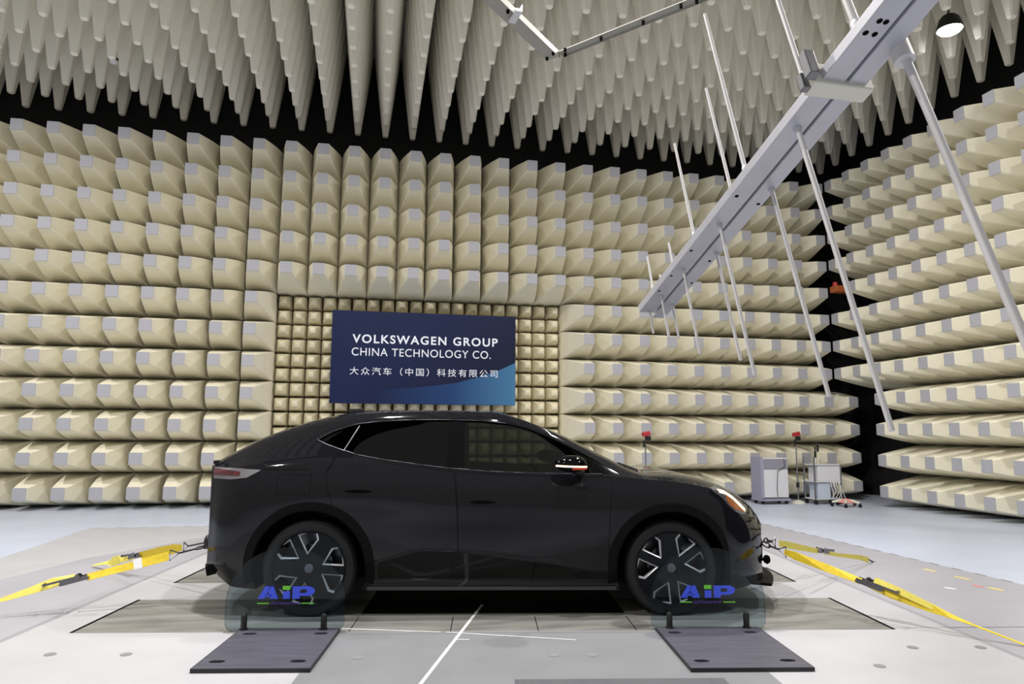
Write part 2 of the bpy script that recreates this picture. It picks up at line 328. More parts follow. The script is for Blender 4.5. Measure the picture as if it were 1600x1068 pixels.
# ceiling absorbers
ceil_me = pyr('ceiling_absorber', [(.045, 0), (.058, .015), (.063, .05)] + [(.063+(.292-.063)*(.95*k/8+.05*math.sin(math.pi/2*k/8)), .05+1.93*k/8) for k in range(1, 9)] + [(.298, 2.045)], M['foamc'], round_=.028)
cc = []
for r_ in range(0, 18):
    for i in range(-5, 31):
        p = Vector((-7.13+.6*i, 15.198-.6*r_, 7.905)); cc.append((r_, i, p))
LX, LY = 9.03, 9.13
cc = [t for t in cc if abs(t[2].x-LX) > .35 or abs(t[2].y-LY) > .35]
def cscore(t):
    p = t[2]; best = 999
    for dz in (0, .4, .8):
        q = p+Vector((0, 0, dz))
        if inframe(q, 14): best = min(best, proj(q)[2]+dz*.2)
    return best
cc.sort(key=cscore); cp = None
nind = min(300, sum(1 for t in cc if cscore(t) < 900))
for r_, i, p in cc[:nind]:
    lab = 'long cream ceiling absorber, %s row out from back wall, %s from the left' % (ORD[r_], ORD[i+5])
    if cp is None: cp = link('ceiling_absorber', ceil_me); q = cp; tag(q, lab, 'foam absorber', 'absorbers hanging from the ceiling')
    else: q = cp.copy(); C.objects.link(q); q['label'] = lab
    q.location = p
merged('ceiling_absorbers', [(p, (0, 0, 0), (ceil_me, 0)) for _, _, p in cc[nind:]], None, [M['foamc']], 'long cream ceiling absorbers overhead beyond the top edge of the picture', 'foam absorbers')
# ---------------------------------------------------------------- the sign
sg = thing('sign', 'navy blue sign with white lettering hung on the back wall', 'sign', (-.87, 14.32, 1.955))
SW, SH = 3.745, 1.865
bm = bmesh.new(); box(bm, 0, SW, 0, .07, 0, SH, bev=.004); bmobj('panel', bm, M['navy'], sg)
bm = bmesh.new()
for x in (.5, 3.2):
    for z in (.45, 1.4): box(bm, x-.02, x+.02, .06, .40, z-.02, z+.02)
bmobj('bracket', bm, M['steel'], sg)
sw = [(SW*(x-95)/1430, SH*(1-t)) for x, t in [(430, .842), (600, .836), (800, .81), (1040, .765), (1200, .705), (1380, .62), (1524, .525)]]
xs_ = [SW*(430-95)/1430 + (SW-.004-SW*(430-95)/1430)*k/30 for k in range(31)]
def lin(pts, x):
    for (a, b), (c, d) in zip(pts, pts[1:]):
        if x <= c: return b+(d-b)*(x-a)/(c-a)
    return pts[-1][1]
bm = bmesh.new(); prism(bm, [(x, .004) for x in xs_]+[(x, lin(sw, x)) for x in xs_[::-1]], -.003, .002); o = bmobj('swoosh', bm, M['swoosh'], sg)
def sx(px): return SW*(px-95)/1430
text('lettering', 'VOLKSWAGEN GROUP', SH*.094, sx(1380)-sx(250), M['letter'], sg, (sx(250), -.003, SH*(1-.350)), bold=.022, spacing=1.22)
text('lettering', 'CHINA TECHNOLOGY CO.', SH*.086, sx(1325)-sx(248), M['letter'], sg, (sx(248), -.003, SH*(1-.487)), bold=.002, spacing=1.1)
text('lettering', '\u5927\u4f17\u6c7d\u8f66\uff08\u4e2d\u56fd\uff09\u79d1\u6280\u6709\u9650\u516c\u53f8', SH*.086, sx(1380)-sx(238), M['letter'], sg, (sx(238), -.0045, SH*(1-.695)), bold=0, spacing=1.3)
# ---------------------------------------------------------------- car body surface
def pchip(xs,ys):
    n=len(xs);h=[xs[i+1]-xs[i] for i in range(n-1)];d=[(ys[i+1]-ys[i])/h[i] for i in range(n-1)]
    m=[d[0]]+[0 if d[i-1]*d[i]<=0 else 2*d[i-1]*d[i]/(d[i-1]+d[i]) for i in range(1,n-1)]+[d[-1]]
    def f(x):
        if x<=xs[0]: return ys[0]
        if x>=xs[-1]: return ys[-1]
        i=0
        while x>xs[i+1]: i+=1
        t=(x-xs[i])/h[i]
        return (2*t**3-3*t*t+1)*ys[i]+(t**3-2*t*t+t)*h[i]*m[i]+(-2*t**3+3*t*t)*ys[i+1]+(t**3-t*t)*h[i]*m[i+1]
    return f
def cv(s):
    v=[float(a) for a in s.replace(':',' ').replace(',',' ').split()]
    return pchip(v[0::2],v[1::2])
TOPZ=cv('-2.36:1.13 -2.3:1.165 -2.25:1.195 -2.1:1.27 -1.9:1.365 -1.6:1.475 -1.39:1.53 -1.1:1.57 -.8:1.583 -.4:1.586 0:1.578 .07:1.567 .26:1.52 .44:1.46 .62:1.39 .8:1.30 1.0:1.2 1.14:1.125 1.25:1.08 1.33:1.08 1.45:1.082 1.6:1.062 1.8:1.015 1.95:.965 2.1:.89 2.2:.815 2.28:.72 2.31:.66')
RAILZ=cv('-2.36:1.105 -2.25:1.16 -2.1:1.22 -1.9:1.305 -1.6:1.41 -1.39:1.46 -1.1:1.505 -.8:1.52 -.4:1.525 0:1.515 .2:1.475 .4:1.405 .6:1.315 .8:1.215 1.0:1.125 1.1:1.09 1.25:1.06 1.39:1.058 1.6:1.035 1.8:.985 1.95:.93 2.1:.855 2.2:.785 2.28:.69 2.31:.635')
RAILY=cv('-2.36:.60 -2.1:.63 -1.9:.615 -1.6:.6 -1.1:.6 0:.61 .4:.635 .8:.69 1.1:.745 1.25:.755 1.4:.74 1.6:.70 1.8:.66 2.0:.59 2.1:.54 2.2:.47 2.28:.38 2.31:.33')
BELTZ=cv('-2.36:1.06 -2.1:1.10 -1.8:1.14 -1.4:1.17 -1.1:1.16 -.7:1.135 -.3:1.10 0:1.082 .5:1.064 1.0:1.05 1.25:1.03 1.4:1.02 1.6:.99 1.8:.94 1.95:.88 2.1:.80 2.2:.735 2.28:.66 2.31:.61')
BELTY=cv('-2.36:.66 -2.25:.74 -2.1:.80 -1.8:.845 -1.4:.86 -1.0:.865 0:.865 1.0:.872 1.25:.88 1.4:.88 1.6:.87 1.8:.84 1.95:.795 2.1:.715 2.2:.63 2.28:.5 2.31:.42')
SHZ=cv('-2.36:.88 -1.9:.95 -1.3:.965 0:.93 1.0:.91 1.4:.89 1.8:.82 2.1:.70 2.28:.60 2.31:.58')
SHY=cv('-2.36:.70 -2.25:.79 -2.1:.85 -1.9:.892 -1.6:.92 -1.3:.928 0:.915 1.0:.922 1.39:.928 1.6:.917 1.8:.885 1.95:.845 2.1:.775 2.2:.70 2.28:.58 2.31:.5')
MIDZ=cv('-2.36:.68 -1.4:.7 0:.70 1.4:.66 2.0:.56 2.31:.5')
MIDY=cv('-2.36:.73 -2.25:.83 -2.1:.875 -1.9:.905 -1.6:.925 0:.922 1.39:.93 1.6:.922 1.8:.9 1.95:.865 2.1:.81 2.2:.74 2.28:.62 2.31:.53')
CRZ=cv('-2.36:.5 -1.9:.48 -1.39:.42 -.87:.40 -.63:.465 -.53:.487 -.24:.478 .4:.398 .94:.33 1.39:.34 1.9:.38 2.31:.42')
CRY=cv('-2.36:.74 -2.25:.83 -2.1:.875 -1.9:.905 -1.6:.92 0:.93 1.39:.925 1.6:.92 1.8:.9 1.95:.87 2.1:.82 2.2:.755 2.28:.64 2.31:.55')
SLZ=cv('-2.36:.38 -2.0:.32 -1.6:.27 0:.27 1.6:.26 2.31:.30')
SLY=cv('-2.36:.70 -2.25:.79 -2.1:.85 -1.8:.88 -1.2:.875 1.2:.875 1.8:.88 2.0:.85 2.1:.81 2.2:.75 2.28:.64 2.31:.54')
BOZ=cv('-2.36:.33 -2.2:.27 -2.0:.215 -1.7:.2 1.9:.19 2.2:.20 2.31:.23')
BOY=cv('-2.36:.62 -2.2:.74 -2.0:.84 -1.2:.87 1.2:.87 1.8:.86 2.0:.83 2.1:.79 2.2:.72 2.28:.60 2.31:.5')
def ctrl(x):
    tz,rz,ry=TOPZ(x),RAILZ(x),RAILY(x)
    return [(0,BOZ(x)),(BOY(x)*.6,BOZ(x)),(BOY(x),BOZ(x)),(SLY(x),SLZ(x)),(CRY(x),CRZ(x)),(MIDY(x),MIDZ(x)),(SHY(x),SHZ(x)),(BELTY(x),BELTZ(x)),
      (ry,rz),(ry*.78,rz+(tz-rz)*.55),(ry*.4,rz+(tz-rz)*.92),(0,tz)]
CORN={2,4,7}; SUB=[1,2,3,3,6,6,5,9,3,4,4]
def section(x):
    P=ctrl(x);out=[];n=len(P)
    for i in range(n-1):
        a,b=P[i],P[i+1]
        def tan(j):
            if j==0: return (b[0]-a[0],0) if i==0 else (P[1][0]-P[0][0],0)
            if j==n-1: return (P[j][0]-P[j-1][0],0)
            if j in CORN:
                return None
            return ((P[j+1][0]-P[j-1][0])/2,(P[j+1][1]-P[j-1][1])/2)
        d=(b[0]-a[0],b[1]-a[1]);t0=tan(i) or d;t1=tan(i+1) or d
        for k in range(SUB[i]):
            t=k/SUB[i];h1=2*t**3-3*t*t+1;h2=t**3-2*t*t+t;h3=-2*t**3+3*t*t;h4=t**3-t*t
            out.append(tuple(h1*a[c]+h2*t0[c]+h3*b[c]+h4*t1[c] for c in (0,1)))
    out.append(P[-1]);return out
_c={}
def yside(x,z):
    k=round(x,4)
    if k not in _c: _c[k]=section(x)
    s=_c[k]
    # from sill bottom (index 3) up
    for i in range(3,len(s)-1):
        if s[i][1]<=z<=s[i+1][1]:
            t=(z-s[i][1])/max(1e-6,s[i+1][1]-s[i][1]);return s[i][0]+(s[i+1][0]-s[i][0])*t
    return s[3][0] if z<s[3][1] else 0.0
def warp(x,y):
    # plan curvature of nose and tail
    if x>1.8: return x+((x-1.8)/.51)**1.3*(.06-.16*(y/.6)**2)
    if x<-1.9: return x+((-1.9-x)/.46)**1.2*(-.02+.17*(y/.75)**2)
    return x
# ---------------------------------------------------------------- the car
car = thing('car', 'black coupe-style electric car standing side-on in the middle of the chamber', 'car', CO, CA)
_xs = [-2.36, -2.34, -2.31, -2.28, -2.24] + [-2.2+.04*k for k in range(105)] + [2.0, 2.04, 2.08, 2.12, 2.16, 2.2, 2.235, 2.265, 2.29, 2.31]
_xs = sorted(set(round(v, 3) for v in _xs if v <= 2.31))
def loft(xs, fn):
    bm = bmesh.new(); rings = []
    for x in xs:
        s = fn(x); full = [(y, z) for y, z in s] + [(-y, z) for y, z in s[-2:0:-1]]
        rings.append([bm.verts.new((warp(x, y), y, z)) for y, z in full])
    n = len(rings[0])
    for a, b in zip(rings, rings[1:]):
        for k in range(n): bm.faces.new((a[k], a[(k+1) % n], b[(k+1) % n], b[k]))
    for ring, sgn in ((rings[0], -1), (rings[-1], 1)):
        h = n//2   # close the end with strips between the two sides
        for k in range(1, h-1+1):
            a, b, c, d = ring[k-1 if k > 1 else 0], ring[k], ring[(n-k) % n], ring[(n-k+1) % n]
            if k == 1: bm.faces.new((ring[0], ring[1], ring[n-1]))
            else: bm.faces.new((ring[k-1], ring[k], ring[n-k], ring[n-k+1]))
        bm.faces.new((ring[h-1+0], ring[h], ring[h+1])) if ring[h] is not ring[n-h+1-1] or True else None
    bmesh.ops.recalc_face_normals(bm, faces=bm.faces); return bm
def lobj(bm, m): return bmobj('tmp', bm, m)
body = bmobj('body', loft(_xs, section), M['paint'], None)
def cavsec(x):
    s = section(x); out = []
    for y, z in s:
        z2 = max(.62, z-.05 if z > .9 else z-.03); y2 = min(y*.935, .80) if z < 1.1 else y*.935
        out.append((y2, z2))
    out[0] = (0, .62); return out
cavx = [-1.62+.06*k for k in range(47)]
def cavbm():
    bm = bmesh.new(); rings = []
    for x in cavx:
        s = section(x); top = [(y*.94, z-.045) for y, z in s if z > .93]; ys = top[0][0]
        half = [(0, .82), (min(.78, ys), .82)]+[(min(y, .80 if z < 1.0 else 9), z) for y, z in top]; rings.append(half)
    N = 14; R_ = []
    for x, half in zip(cavx, rings):   # resample every section to the same count
        Ls = [0]
        for a, b in zip(half, half[1:]): Ls.append(Ls[-1]+math.dist(a, b))
        pts = []
        for k in range(N):
            t = Ls[-1]*k/(N-1); i = 0
            while i < len(Ls)-2 and t > Ls[i+1]: i += 1
            u = (t-Ls[i])/max(1e-9, Ls[i+1]-Ls[i]); pts.append((half[i][0]+(half[i+1][0]-half[i][0])*u, half[i][1]+(half[i+1][1]-half[i][1])*u))
        pts[-1] = (0, pts[-1][1]); pts[0] = (0, .82)
        full = pts+[(-y, z) for y, z in pts[-2:0:-1]]; R_.append([bm.verts.new((x, y, z)) for y, z in full])
    n = len(R_[0])
    for a, b in zip(R_, R_[1:]):
        for k in range(n): bm.faces.new((a[k], a[(k+1) % n], b[(k+1) % n], b[k]))
    bm.faces.new(R_[0]); bm.faces.new(R_[-1]); bmesh.ops.recalc_face_normals(bm, faces=bm.faces); return bm
cut = lobj(cavbm(), M['blackp']); boolean(body, cut); drop(cut)
WHX = (-1.39, 1.39)
for x in WHX:
    for s in (-1, 1):
        bm = bmesh.new(); lathe(bm, [(.43, s*.42), (.43, s*1.1)], 56, 'Y', mtx=Matrix.Translation((x, 0, .36))); c_ = lobj(bm, M['clad']); boolean(body, c_); drop(c_)
DB = [(-1.405, 1.325), (-1.324, 1.291), (-1.188, 1.247), (-1.056, 1.210), (-.853, 1.175), (-.601, 1.142), (-.35, 1.113), (-.049, 1.090), (.253, 1.078), (.556, 1.073), (.862, 1.070), (1.007, 1.067)]
DT = [(-1.405, 1.327), (-1.295, 1.392), (-1.173, 1.435), (-1.084, 1.458), (-.893, 1.480), (-.632, 1.492), (-.359, 1.494), (-.106, 1.489), (.106, 1.468), (.265, 1.432), (.423, 1.377), (.579, 1.304), (.732, 1.228), (.881, 1.148), (1.007, 1.080)]
bm = bmesh.new(); prism(bm, DB+DT[::-1][:-1], -1.3, 1.3); c_ = lobj(bm, M['blackp']); boolean(body, c_); drop(c_)
wp = [(.23, -.50), (1.16, -.66), (1.20, -.3), (1.21, 0), (1.20, .3), (1.16, .66), (.23, .50), (.16, .25), (.15, 0), (.16, -.25)]
bm = bmesh.new(); prism(bm, wp, 1.02, 2, 'Z'); c_ = lobj(bm, M['blackp']); boolean(body, c_); drop(c_)
# doors, cut out of the side with a real shut gap
dbot = [(x, z-.022) for x, z in DB]
def grow(poly, d):
    cx = sum(p[0] for p in poly)/len(poly); cz = sum(p[1] for p in poly)/len(poly); out = []; n = len(poly)
    for i in range(n):
        a, b, c = Vector(poly[i-1]), Vector(poly[i]), Vector(poly[(i+1) % n]); n1 = (b-a).normalized(); n2 = (c-b).normalized()
        m1 = Vector((n1.y, -n1.x)); m2 = Vector((n2.y, -n2.x)); m_ = (m1+m2).normalized(); out.append(tuple(b+m_*d))
    return out
crease = [(-.867, .401), (-.627, .472), (-.53, .49), (-.238, .482), (.10, .437), (.399, .401), (.70, .36), (.94, .328)]
frontdoor = [(-.250, .385), (-.262, .78), (-.288, 1.085)] + [p for p in dbot if -.2 < p[0] < .9] + [(.935, 1.045), (.915, .80), (.890, .345)] + [(.399, .36)]
reardoor = [(-.90, .385), (-.985, .585), (-1.10, .72), (-1.225, .84), (-1.268, .95), (-1.285, 1.08), (-1.235, 1.185)] + [p for p in dbot if -1.19 < p[0] < -.32] + [(-.300, 1.087), (-.274, .78), (-.262, .385)]
for nm, poly in (('front_door', frontdoor), ('rear_door', reardoor)):
    ar = sum(poly[i-1][0]*poly[i][1]-poly[i][0]*poly[i-1][1] for i in range(len(poly)))
    if ar < 0: poly = poly[::-1]
    for s in (-1, 1):
        bm = bmesh.new(); prism(bm, grow(poly, .0035), s*.845, s*1.1); big = lobj(bm, M['blackp'])
        bm = bmesh.new(); prism(bm, poly, s*.842, s*1.1); small = lobj(bm, M['blackp'])
        d = bpy.data.objects.new(nm, body.data.copy()); C.objects.link(d); boolean(d, small, 'INTERSECT'); boolean(body, big); drop(big); drop(small)
        d.data.polygons.foreach_set('material_index', [0]*len(d.data.polygons)); d.data.materials.clear(); d.data.materials.append(M['paint']); d.data.shade_smooth(); d.data.set_sharp_from_angle(angle=R(28)); d.parent = car
body.data.shade_smooth(); body.data.set_sharp_from_angle(angle=R(28)); body.parent = car
def patch(name, bot, top, off, m, parent=None, side=-1, n=24, k=8, th=.004, x0=None, x1=None, smooth=30):
    x0 = bot[0][0] if x0 is None else x0; x1 = bot[-1][0] if x1 is None else x1
    bm = bmesh.new(); G = []
    for i in range(n+1):
        x = x0+(x1-x0)*i/n; za, zb = lin(bot, x), lin(top, x); row = []
        for j in range(k+1):
            z = za+(zb-za)*j/k; y = yside(x, z)
            row.append([bm.verts.new((warp(x, y), side*(y+off+t), z)) for t in (0, -th)])
        G.append(row)
    def q(a, b, c, d):
        try: bm.faces.new((a, b, c, d))
        except ValueError: pass
    for i in range(n):
        for j in range(k):
            q(G[i][j][0], G[i+1][j][0], G[i+1][j+1][0], G[i][j+1][0]); q(G[i][j][1], G[i][j+1][1], G[i+1][j+1][1], G[i+1][j][1])
        q(G[i][0][0], G[i][0][1], G[i+1][0][1], G[i+1][0][0]); q(G[i][k][0], G[i+1][k][0], G[i+1][k][1], G[i][k][1])
    for j in range(k):
        q(G[0][j][0], G[0][j+1][0], G[0][j+1][1], G[0][j][1]); q(G[n][j][0], G[n][j][1], G[n][j+1][1], G[n][j+1][0])
    return bmobj(name, bm, m, parent or car, smooth)
def surfline(pts, off=.002, side=-1, n=None):
    out = []
    for (a, b), (c, d) in zip(pts, pts[1:]):
        k = max(1, int(math.dist((a, b), (c, d))/.03))
        for i in range(k):
            x, z = a+(c-a)*i/k, b+(d-b)*i/k; y = yside(x, z); out.append((warp(x, y), side*(y+off), z))
    x, z = pts[-1]; y = yside(x, z); out.append((warp(x, y), side*(y+off), z)); return out
for s in (-1, 1):
    # windows
    fr = -.232
    o = patch('side_window', [(-1.385, 1.318)]+[p for p in DB if -1.38 < p[0] < -1.18]+[(-1.165, 1.243)], [(-1.385, 1.336), (-1.295, 1.389), (-1.173, 1.432), (-1.13, 1.444)], -.012, M['gdark'], side=s, n=10, x1=-1.165)
    o['label'] = 'small dark rear quarter window'
    bm = bmesh.new(); G = []
    o = patch('side_window', [(-1.15, 1.238)]+[p for p in DB if -1.14 < p[0] < -.36]+[(-.345, 1.113)], [(-1.15, 1.30), (-1.10, 1.42), (-1.084, 1.456)]+[p for p in DT if -1.05 < p[0] < -.37]+[(-.345, 1.494)], -.012, M['gdark'], side=s)
    o['label'] = 'nearly black rear door window'
    o = patch('side_window', [(fr, 1.102)]+[p for p in DB if fr < p[0]], [(fr, 1.49)]+[p for p in DT if fr < p[0]], -.012, M['gfront'], side=s, x1=1.0)
    o['label'] = 'grey-green tinted front door window'
    patch('window_pillar', [(-.36, 1.113), (-.225, 1.10)], [(-.36, 1.495), (-.225, 1.493)], -.006, M['blackg'], side=s, n=4, th=.03)
    patch('mirror_sail', [(.80, 1.070), (1.005, 1.066)], [(.80, 1.19), (1.005, 1.082)], -.008, M['blackg'], side=s, n=5, th=.02)
    bm = bmesh.new(); tube(bm, surfline([(-1.175, 1.246), (-1.085, 1.44)], -.004, s), .0065, 6); bmobj('window_trim', bm, M['chrome'], car, 60)
    bm = bmesh.new(); tube(bm, surfline(DB[:-1], .001, s), .0055, 6); tube(bm, surfline(DT[:9], .001, s), .0045, 6); bmobj('window_trim', bm, M['trim'], car, 60)
    # cladding
    patch('sill_cladding', [(-.93, .285), (.93, .275)], crease if s else crease, .004, M['blackg'], side=s, n=60, x0=-.865, x1=.93, th=.012)
    bm = bmesh.new(); box(bm, -.95, .96, s*.875-.012, s*.875+.012, .195, .222, bev=.004); bmobj('sill_strip', bm, mat('sill_strip', sr(60, 60, 62), .4), car)
    for wx in WHX:
        bm = bmesh.new(); n = 48; a0, a1 = R(-14), R(194); ring = []
        for i in range(n+1):
            a = a0+(a1-a0)*i/n; row = []
            for r_, off in ((.432, -.05), (.428, .006), (.436, .014), (.47, .013), (.497, .008), (.50, 0), (.495, -.02)):
                x, z = wx+r_*math.cos(a), .36+r_*math.sin(a); z = max(z, .2); y = yside(x, z); row.append(bm.verts.new((warp(x, y), s*(y+off), z)))
            ring.append(row)
        for i in range(n):
            for j in range(6): bm.faces.new((ring[i][j], ring[i+1][j], ring[i+1][j+1], ring[i][j+1]))
        bmobj('wheel_arch_trim', bm, M['clad'], car, 40)
    # handles, fuel flap seam, lamps
    for a, b, z in ((-1.137, -.922, .94), (-.18, .028, .86)):
        bm = bmesh.new(); y = yside((a+b)/2, z); lathe(bm, [(.001, -.006), (.012, -.005), (.0135, 0)], 20, 'Y'); 
        for v in bm.verts: v.co.x = v.co.x*(b-a)/.027; v.co = Vector((v.co.x+(a+b)/2, s*(y+.002)+(v.co.y if s < 0 else -v.co.y), v.co.z+z))
        bmobj('door_handle', bm, M['dark'], car, 50)
    o = patch('tail_light', [(-2.335, 1.02), (-2.1, 1.02), (-1.9, 1.035), (-1.80, 1.09)], [(-2.335, 1.105), (-2.0, 1.105), (-1.80, 1.095)], .004, M['greyl'], side=s, n=16, x1=-1.80)
    patch('tail_lamp_lens', [(-2.335, 1.045), (-1.99, 1.05)], [(-2.335, 1.10), (-1.99, 1.08)], .007, M['redl'], parent=o, side=s, n=8)
    o = patch('head_light', [(1.72, .958), (1.80, .905), (1.90, .83), (2.0, .782), (2.1, .755), (2.16, .745)], [(1.72, .968), (1.82, .972), (1.90, .945), (2.0, .905), (2.1, .852), (2.16, .80)], .005, M['headg'], side=s, n=16, x0=1.74, x1=2.16)
    patch('indicator_lens', [(1.87, .885), (1.93, .83), (2.0, .80), (2.1, .775), (2.145, .765)], [(1.87, .915), (1.95, .88), (2.0, .855), (2.1, .81), (2.145, .775)], .008, M['amber'], parent=o, side=s, n=14, x0=1.88)
    patch('led_bar', [(1.80, .930), (1.90, .912), (2.0, .868), (2.1, .80), (2.15, .765)], [(1.80, .956), (1.90, .938), (2.0, .892), (2.1, .825), (2.15, .785)], .010, M['led'], parent=o, side=s, n=16, k=3, x1=2.15)
bm = bmesh.new(); tube(bm, surfline([(-1.655, 1.062), (-1.655, .915), (-1.40, .915), (-1.395, 1.06), (-1.655, 1.062)], -.0005), .0022, 4); bmobj('charge_flap_seam', bm, M['dark'], car)
bm = bmesh.new(); tube(bm, surfline([(-1.285, 1.08), (-1.20, 1.238)], 0), .002, 4); bmobj('door_seam', bm, M['dark'], car)
bm = bmesh.new(); tube(bm, surfline([(-1.77, 1.10), (-1.42, 1.102)], .0), .003, 4); bmobj('lamp_seam', bm, M['dark'], car)
# windscreen and rear glass
def toppatch(name, xs, ys, off, m, th=.005):
    bm = bmesh.new(); A = []; 
    for x in xs:
        s_ = [p for p in section(x)][-14:]
        row = []
        for f in ys:
            # height over the half width f of the top surface
            yy = abs(f)*RAILY(x)*1.0; best = None
            for (a, b), (c, d) in zip(s_, s_[1:]):
                if min(a, c)-1e-6 <= yy <= max(a, c)+1e-6: t = (yy-a)/(c-a) if abs(c-a) > 1e-9 else 0; best = b+(d-b)*t
            z = (best if best is not None else TOPZ(x))+off; row.append((bm.verts.new((x, math.copysign(yy, f), z)), bm.verts.new((x, math.copysign(yy, f), z-th))))
        A.append(row)
    for i in range(len(A)-1):
        for j in range(len(ys)-1):
            bm.faces.new((A[i][j][0], A[i+1][j][0], A[i+1][j+1][0], A[i][j+1][0])); bm.faces.new((A[i][j][1], A[i][j+1][1], A[i+1][j+1][1], A[i+1][j][1]))
    return bmobj(name, bm, m, car, 40)
ysn = [-.93+.155*k for k in range(13)]
toppatch('windscreen', [.15+.055*k for k in range(20)], ysn, -.012, M['gwind'])
toppatch('rear_window', [-2.05+.08*k for k in range(11)], [v*.85 for v in ysn], .003, M['gdark'])
bm = bmesh.new(); box(bm, -2.385, -2.24, -.60, .60, 1.125, 1.155, bev=.008)
for v in bm.verts: v.co.x += .13*(v.co.y/.62)**2
bmobj('rear_spoiler', bm, M['paint'], car, 40)
bm = bmesh.new()
for y in (-.25, .25): tube(bm, [(1.20, y-.35, 1.092), (1.17, y, 1.112), (1.15, y+.25, 1.125)], .008, 6)
bmobj('wiper', bm, M['blackp'], car)
bm = bmesh.new(); lathe(bm, [(.03, 0), (.026, .012), (.001, .02)], 16, mtx=Matrix.Translation((-1.22, 0, 1.55))); box(bm, -1.30, -1.16, -.012, .012, 1.55, 1.60, bev=.006); bmobj('roof_antenna', bm, M['blackp'], car, 40)
# nose: grille blade, lip, tow eyes
for s in (-1, 1):
    bm = bmesh.new(); prism(bm, [(2.12, .28), (2.175, .28), (2.205, .42), (2.19, .56), (2.13, .58)], s*.50, s*.60); bmobj('air_curtain', bm, M['headg'], car)
bm = bmesh.new(); lathe(bm, [(.001, -.05), (.05, -.03), (.06, 0), (.05, .03), (.001, .05)], 16, 'X', mtx=Matrix.Translation((-2.29, -.50, .50))); tube(bm, [(-2.2, -.5, .46), (-2.30, -.46, .43), (-2.26, -.56, .40), (-2.2, -.6, .33)], .016, 8); tube(bm, [(-2.2, -.52, .50), (-2.33, -.44, .465), (-2.25, -.60, .42)], .008, 6); bmobj('tow_hook', bm, M['blackp'], car, 50)
bm = bmesh.new(); box(bm, 2.28, 2.345, -.3, .3, .32, .50, bev=.01); bmobj('grille', bm, M['dark'], car)
bm = bmesh.new(); pl_ = []
for k in range(25):
    y = -.80+1.6*k/24; pl_.append((warp(2.27, y*.75)+.03-.06*abs(y/.8)**2, y*.9, .205))
ribbon(bm, pl_, [.17]*25, (1, 0, 0), .022); bmobj('front_lip', bm, M['clad'], car, 40)
bm = bmesh.new(); pl_ = [(warp(-2.33, -.72+1.44*k/24)+.02, -.72+1.44*k/24, .315) for k in range(25)]
ribbon(bm, pl_, [.08]*25, (1, 0, .2), .07); bmobj('rear_diffuser', bm, M['clad'], car, 40)
bm = bmesh.new(); lathe(bm, [(.001, -.03), (.028, -.02), (.038, 0), (.028, .02), (.001, .03)], 16, 'X', mtx=Matrix.Translation((2.29, -.52, .36))); tube(bm, [(2.15, -.52, .36), (2.29, -.52, .36)], .012, 6); bmobj('tow_eye_cover', bm, M['dark'], car, 50)
# mirrors
for s in (-1, 1):
    mr = None
    bm = bmesh.new(); bmesh.ops.create_uvsphere(bm, u_segments=24, v_segments=14, radius=1)
    for v in bm.verts:
        x, y, z = v.co
        v.co = Vector((.60+x*.125*(1+.15*z), s*(1.00+y*.105), 1.145+(z*.078 if z > 0 else z*.055)+.0*x))
    mr = bmobj('mirror', bm, M['blackg'], car, 60)
    bm = bmesh.new(); tube(bm, [(.70, s*.87, 1.08), (.64, s*.93, 1.10), (.60, s*.98, 1.12)], [.035, .028, .03], 10); bmobj('mirror_arm', bm, M['blackp'], mr, 60)
    bm = bmesh.new(); pts = []
    for k in range(13):
        x = -.118+.236*k/12; pts.append((.60+x, s*(1.0+.108*math.sqrt(max(0, 1-(x/.13)**2))), 1.140-.03*x))
    ribbon(bm, pts, [.013]*13, (0, 0, 1), .006); bmobj('led_bar', bm, M['ledw'], mr)
    bm = bmesh.new(); pts = [(p[0], p[1], 1.122) for p in pts[6:]]
    ribbon(bm, pts, [.014]*7, (0, 0, 1), .005); bmobj('indicator', bm, M['ledred'], mr)
# interior
bm = bmesh.new(); box(bm, -1.5, 1.12, -.74, .74, .80, .825)
bmobj('cabin_floor', bm, M['seat'], car)
bm = bmesh.new(); box(bm, .72, 1.15, -.76, .76, .66, .99, bev=.05); box(bm, .70, .80, -.2, .2, .95, 1.12, bev=.015); bmobj('dashboard', bm, M['seat'], car, 40)
bm = bmesh.new(); tt = [( .60+.045*math.sin(a), -.38+.185*math.cos(a), .98+.18*math.sin(a)) for a in [2*math.pi*k/24 for k in range(24)]]; loop_tube(bm, tt, .016, 8); tube(bm, [(.60, -.38, .98), (.75, -.38, .93)], .03, 8); tube(bm, [(.60, -.55, .98), (.60, -.21, .98)], .014, 6); bmobj('steering_wheel', bm, M['blackp'], car, 50)
for y in (-.38, .38):
    bm = bmesh.new(); box(bm, -.25, .28, y-.25, y+.25, .64, .80, bev=.04)
    box(bm, -.10, .04, y-.25, y+.25, 0, .58, bev=.05, mtx=Matrix.Translation((-.22, 0, .76)) @ Matrix.Rotation(R(-20), 4, 'Y'))
    box(bm, -.06, .04, y-.13, y+.13, .60, .78, bev=.04, mtx=Matrix.Translation((-.24, 0, .74)) @ Matrix.Rotation(R(-16), 4, 'Y')); bmobj('seat', bm, M['seat'], car, 40)
bm = bmesh.new(); box(bm, -1.25, -.80, -.68, .68, .64, .80, bev=.04); box(bm, -1.42, -1.24, -.66, .66, .70, 1.24, bev=.05); bmobj('rear_bench', bm, M['seat'], car, 40)
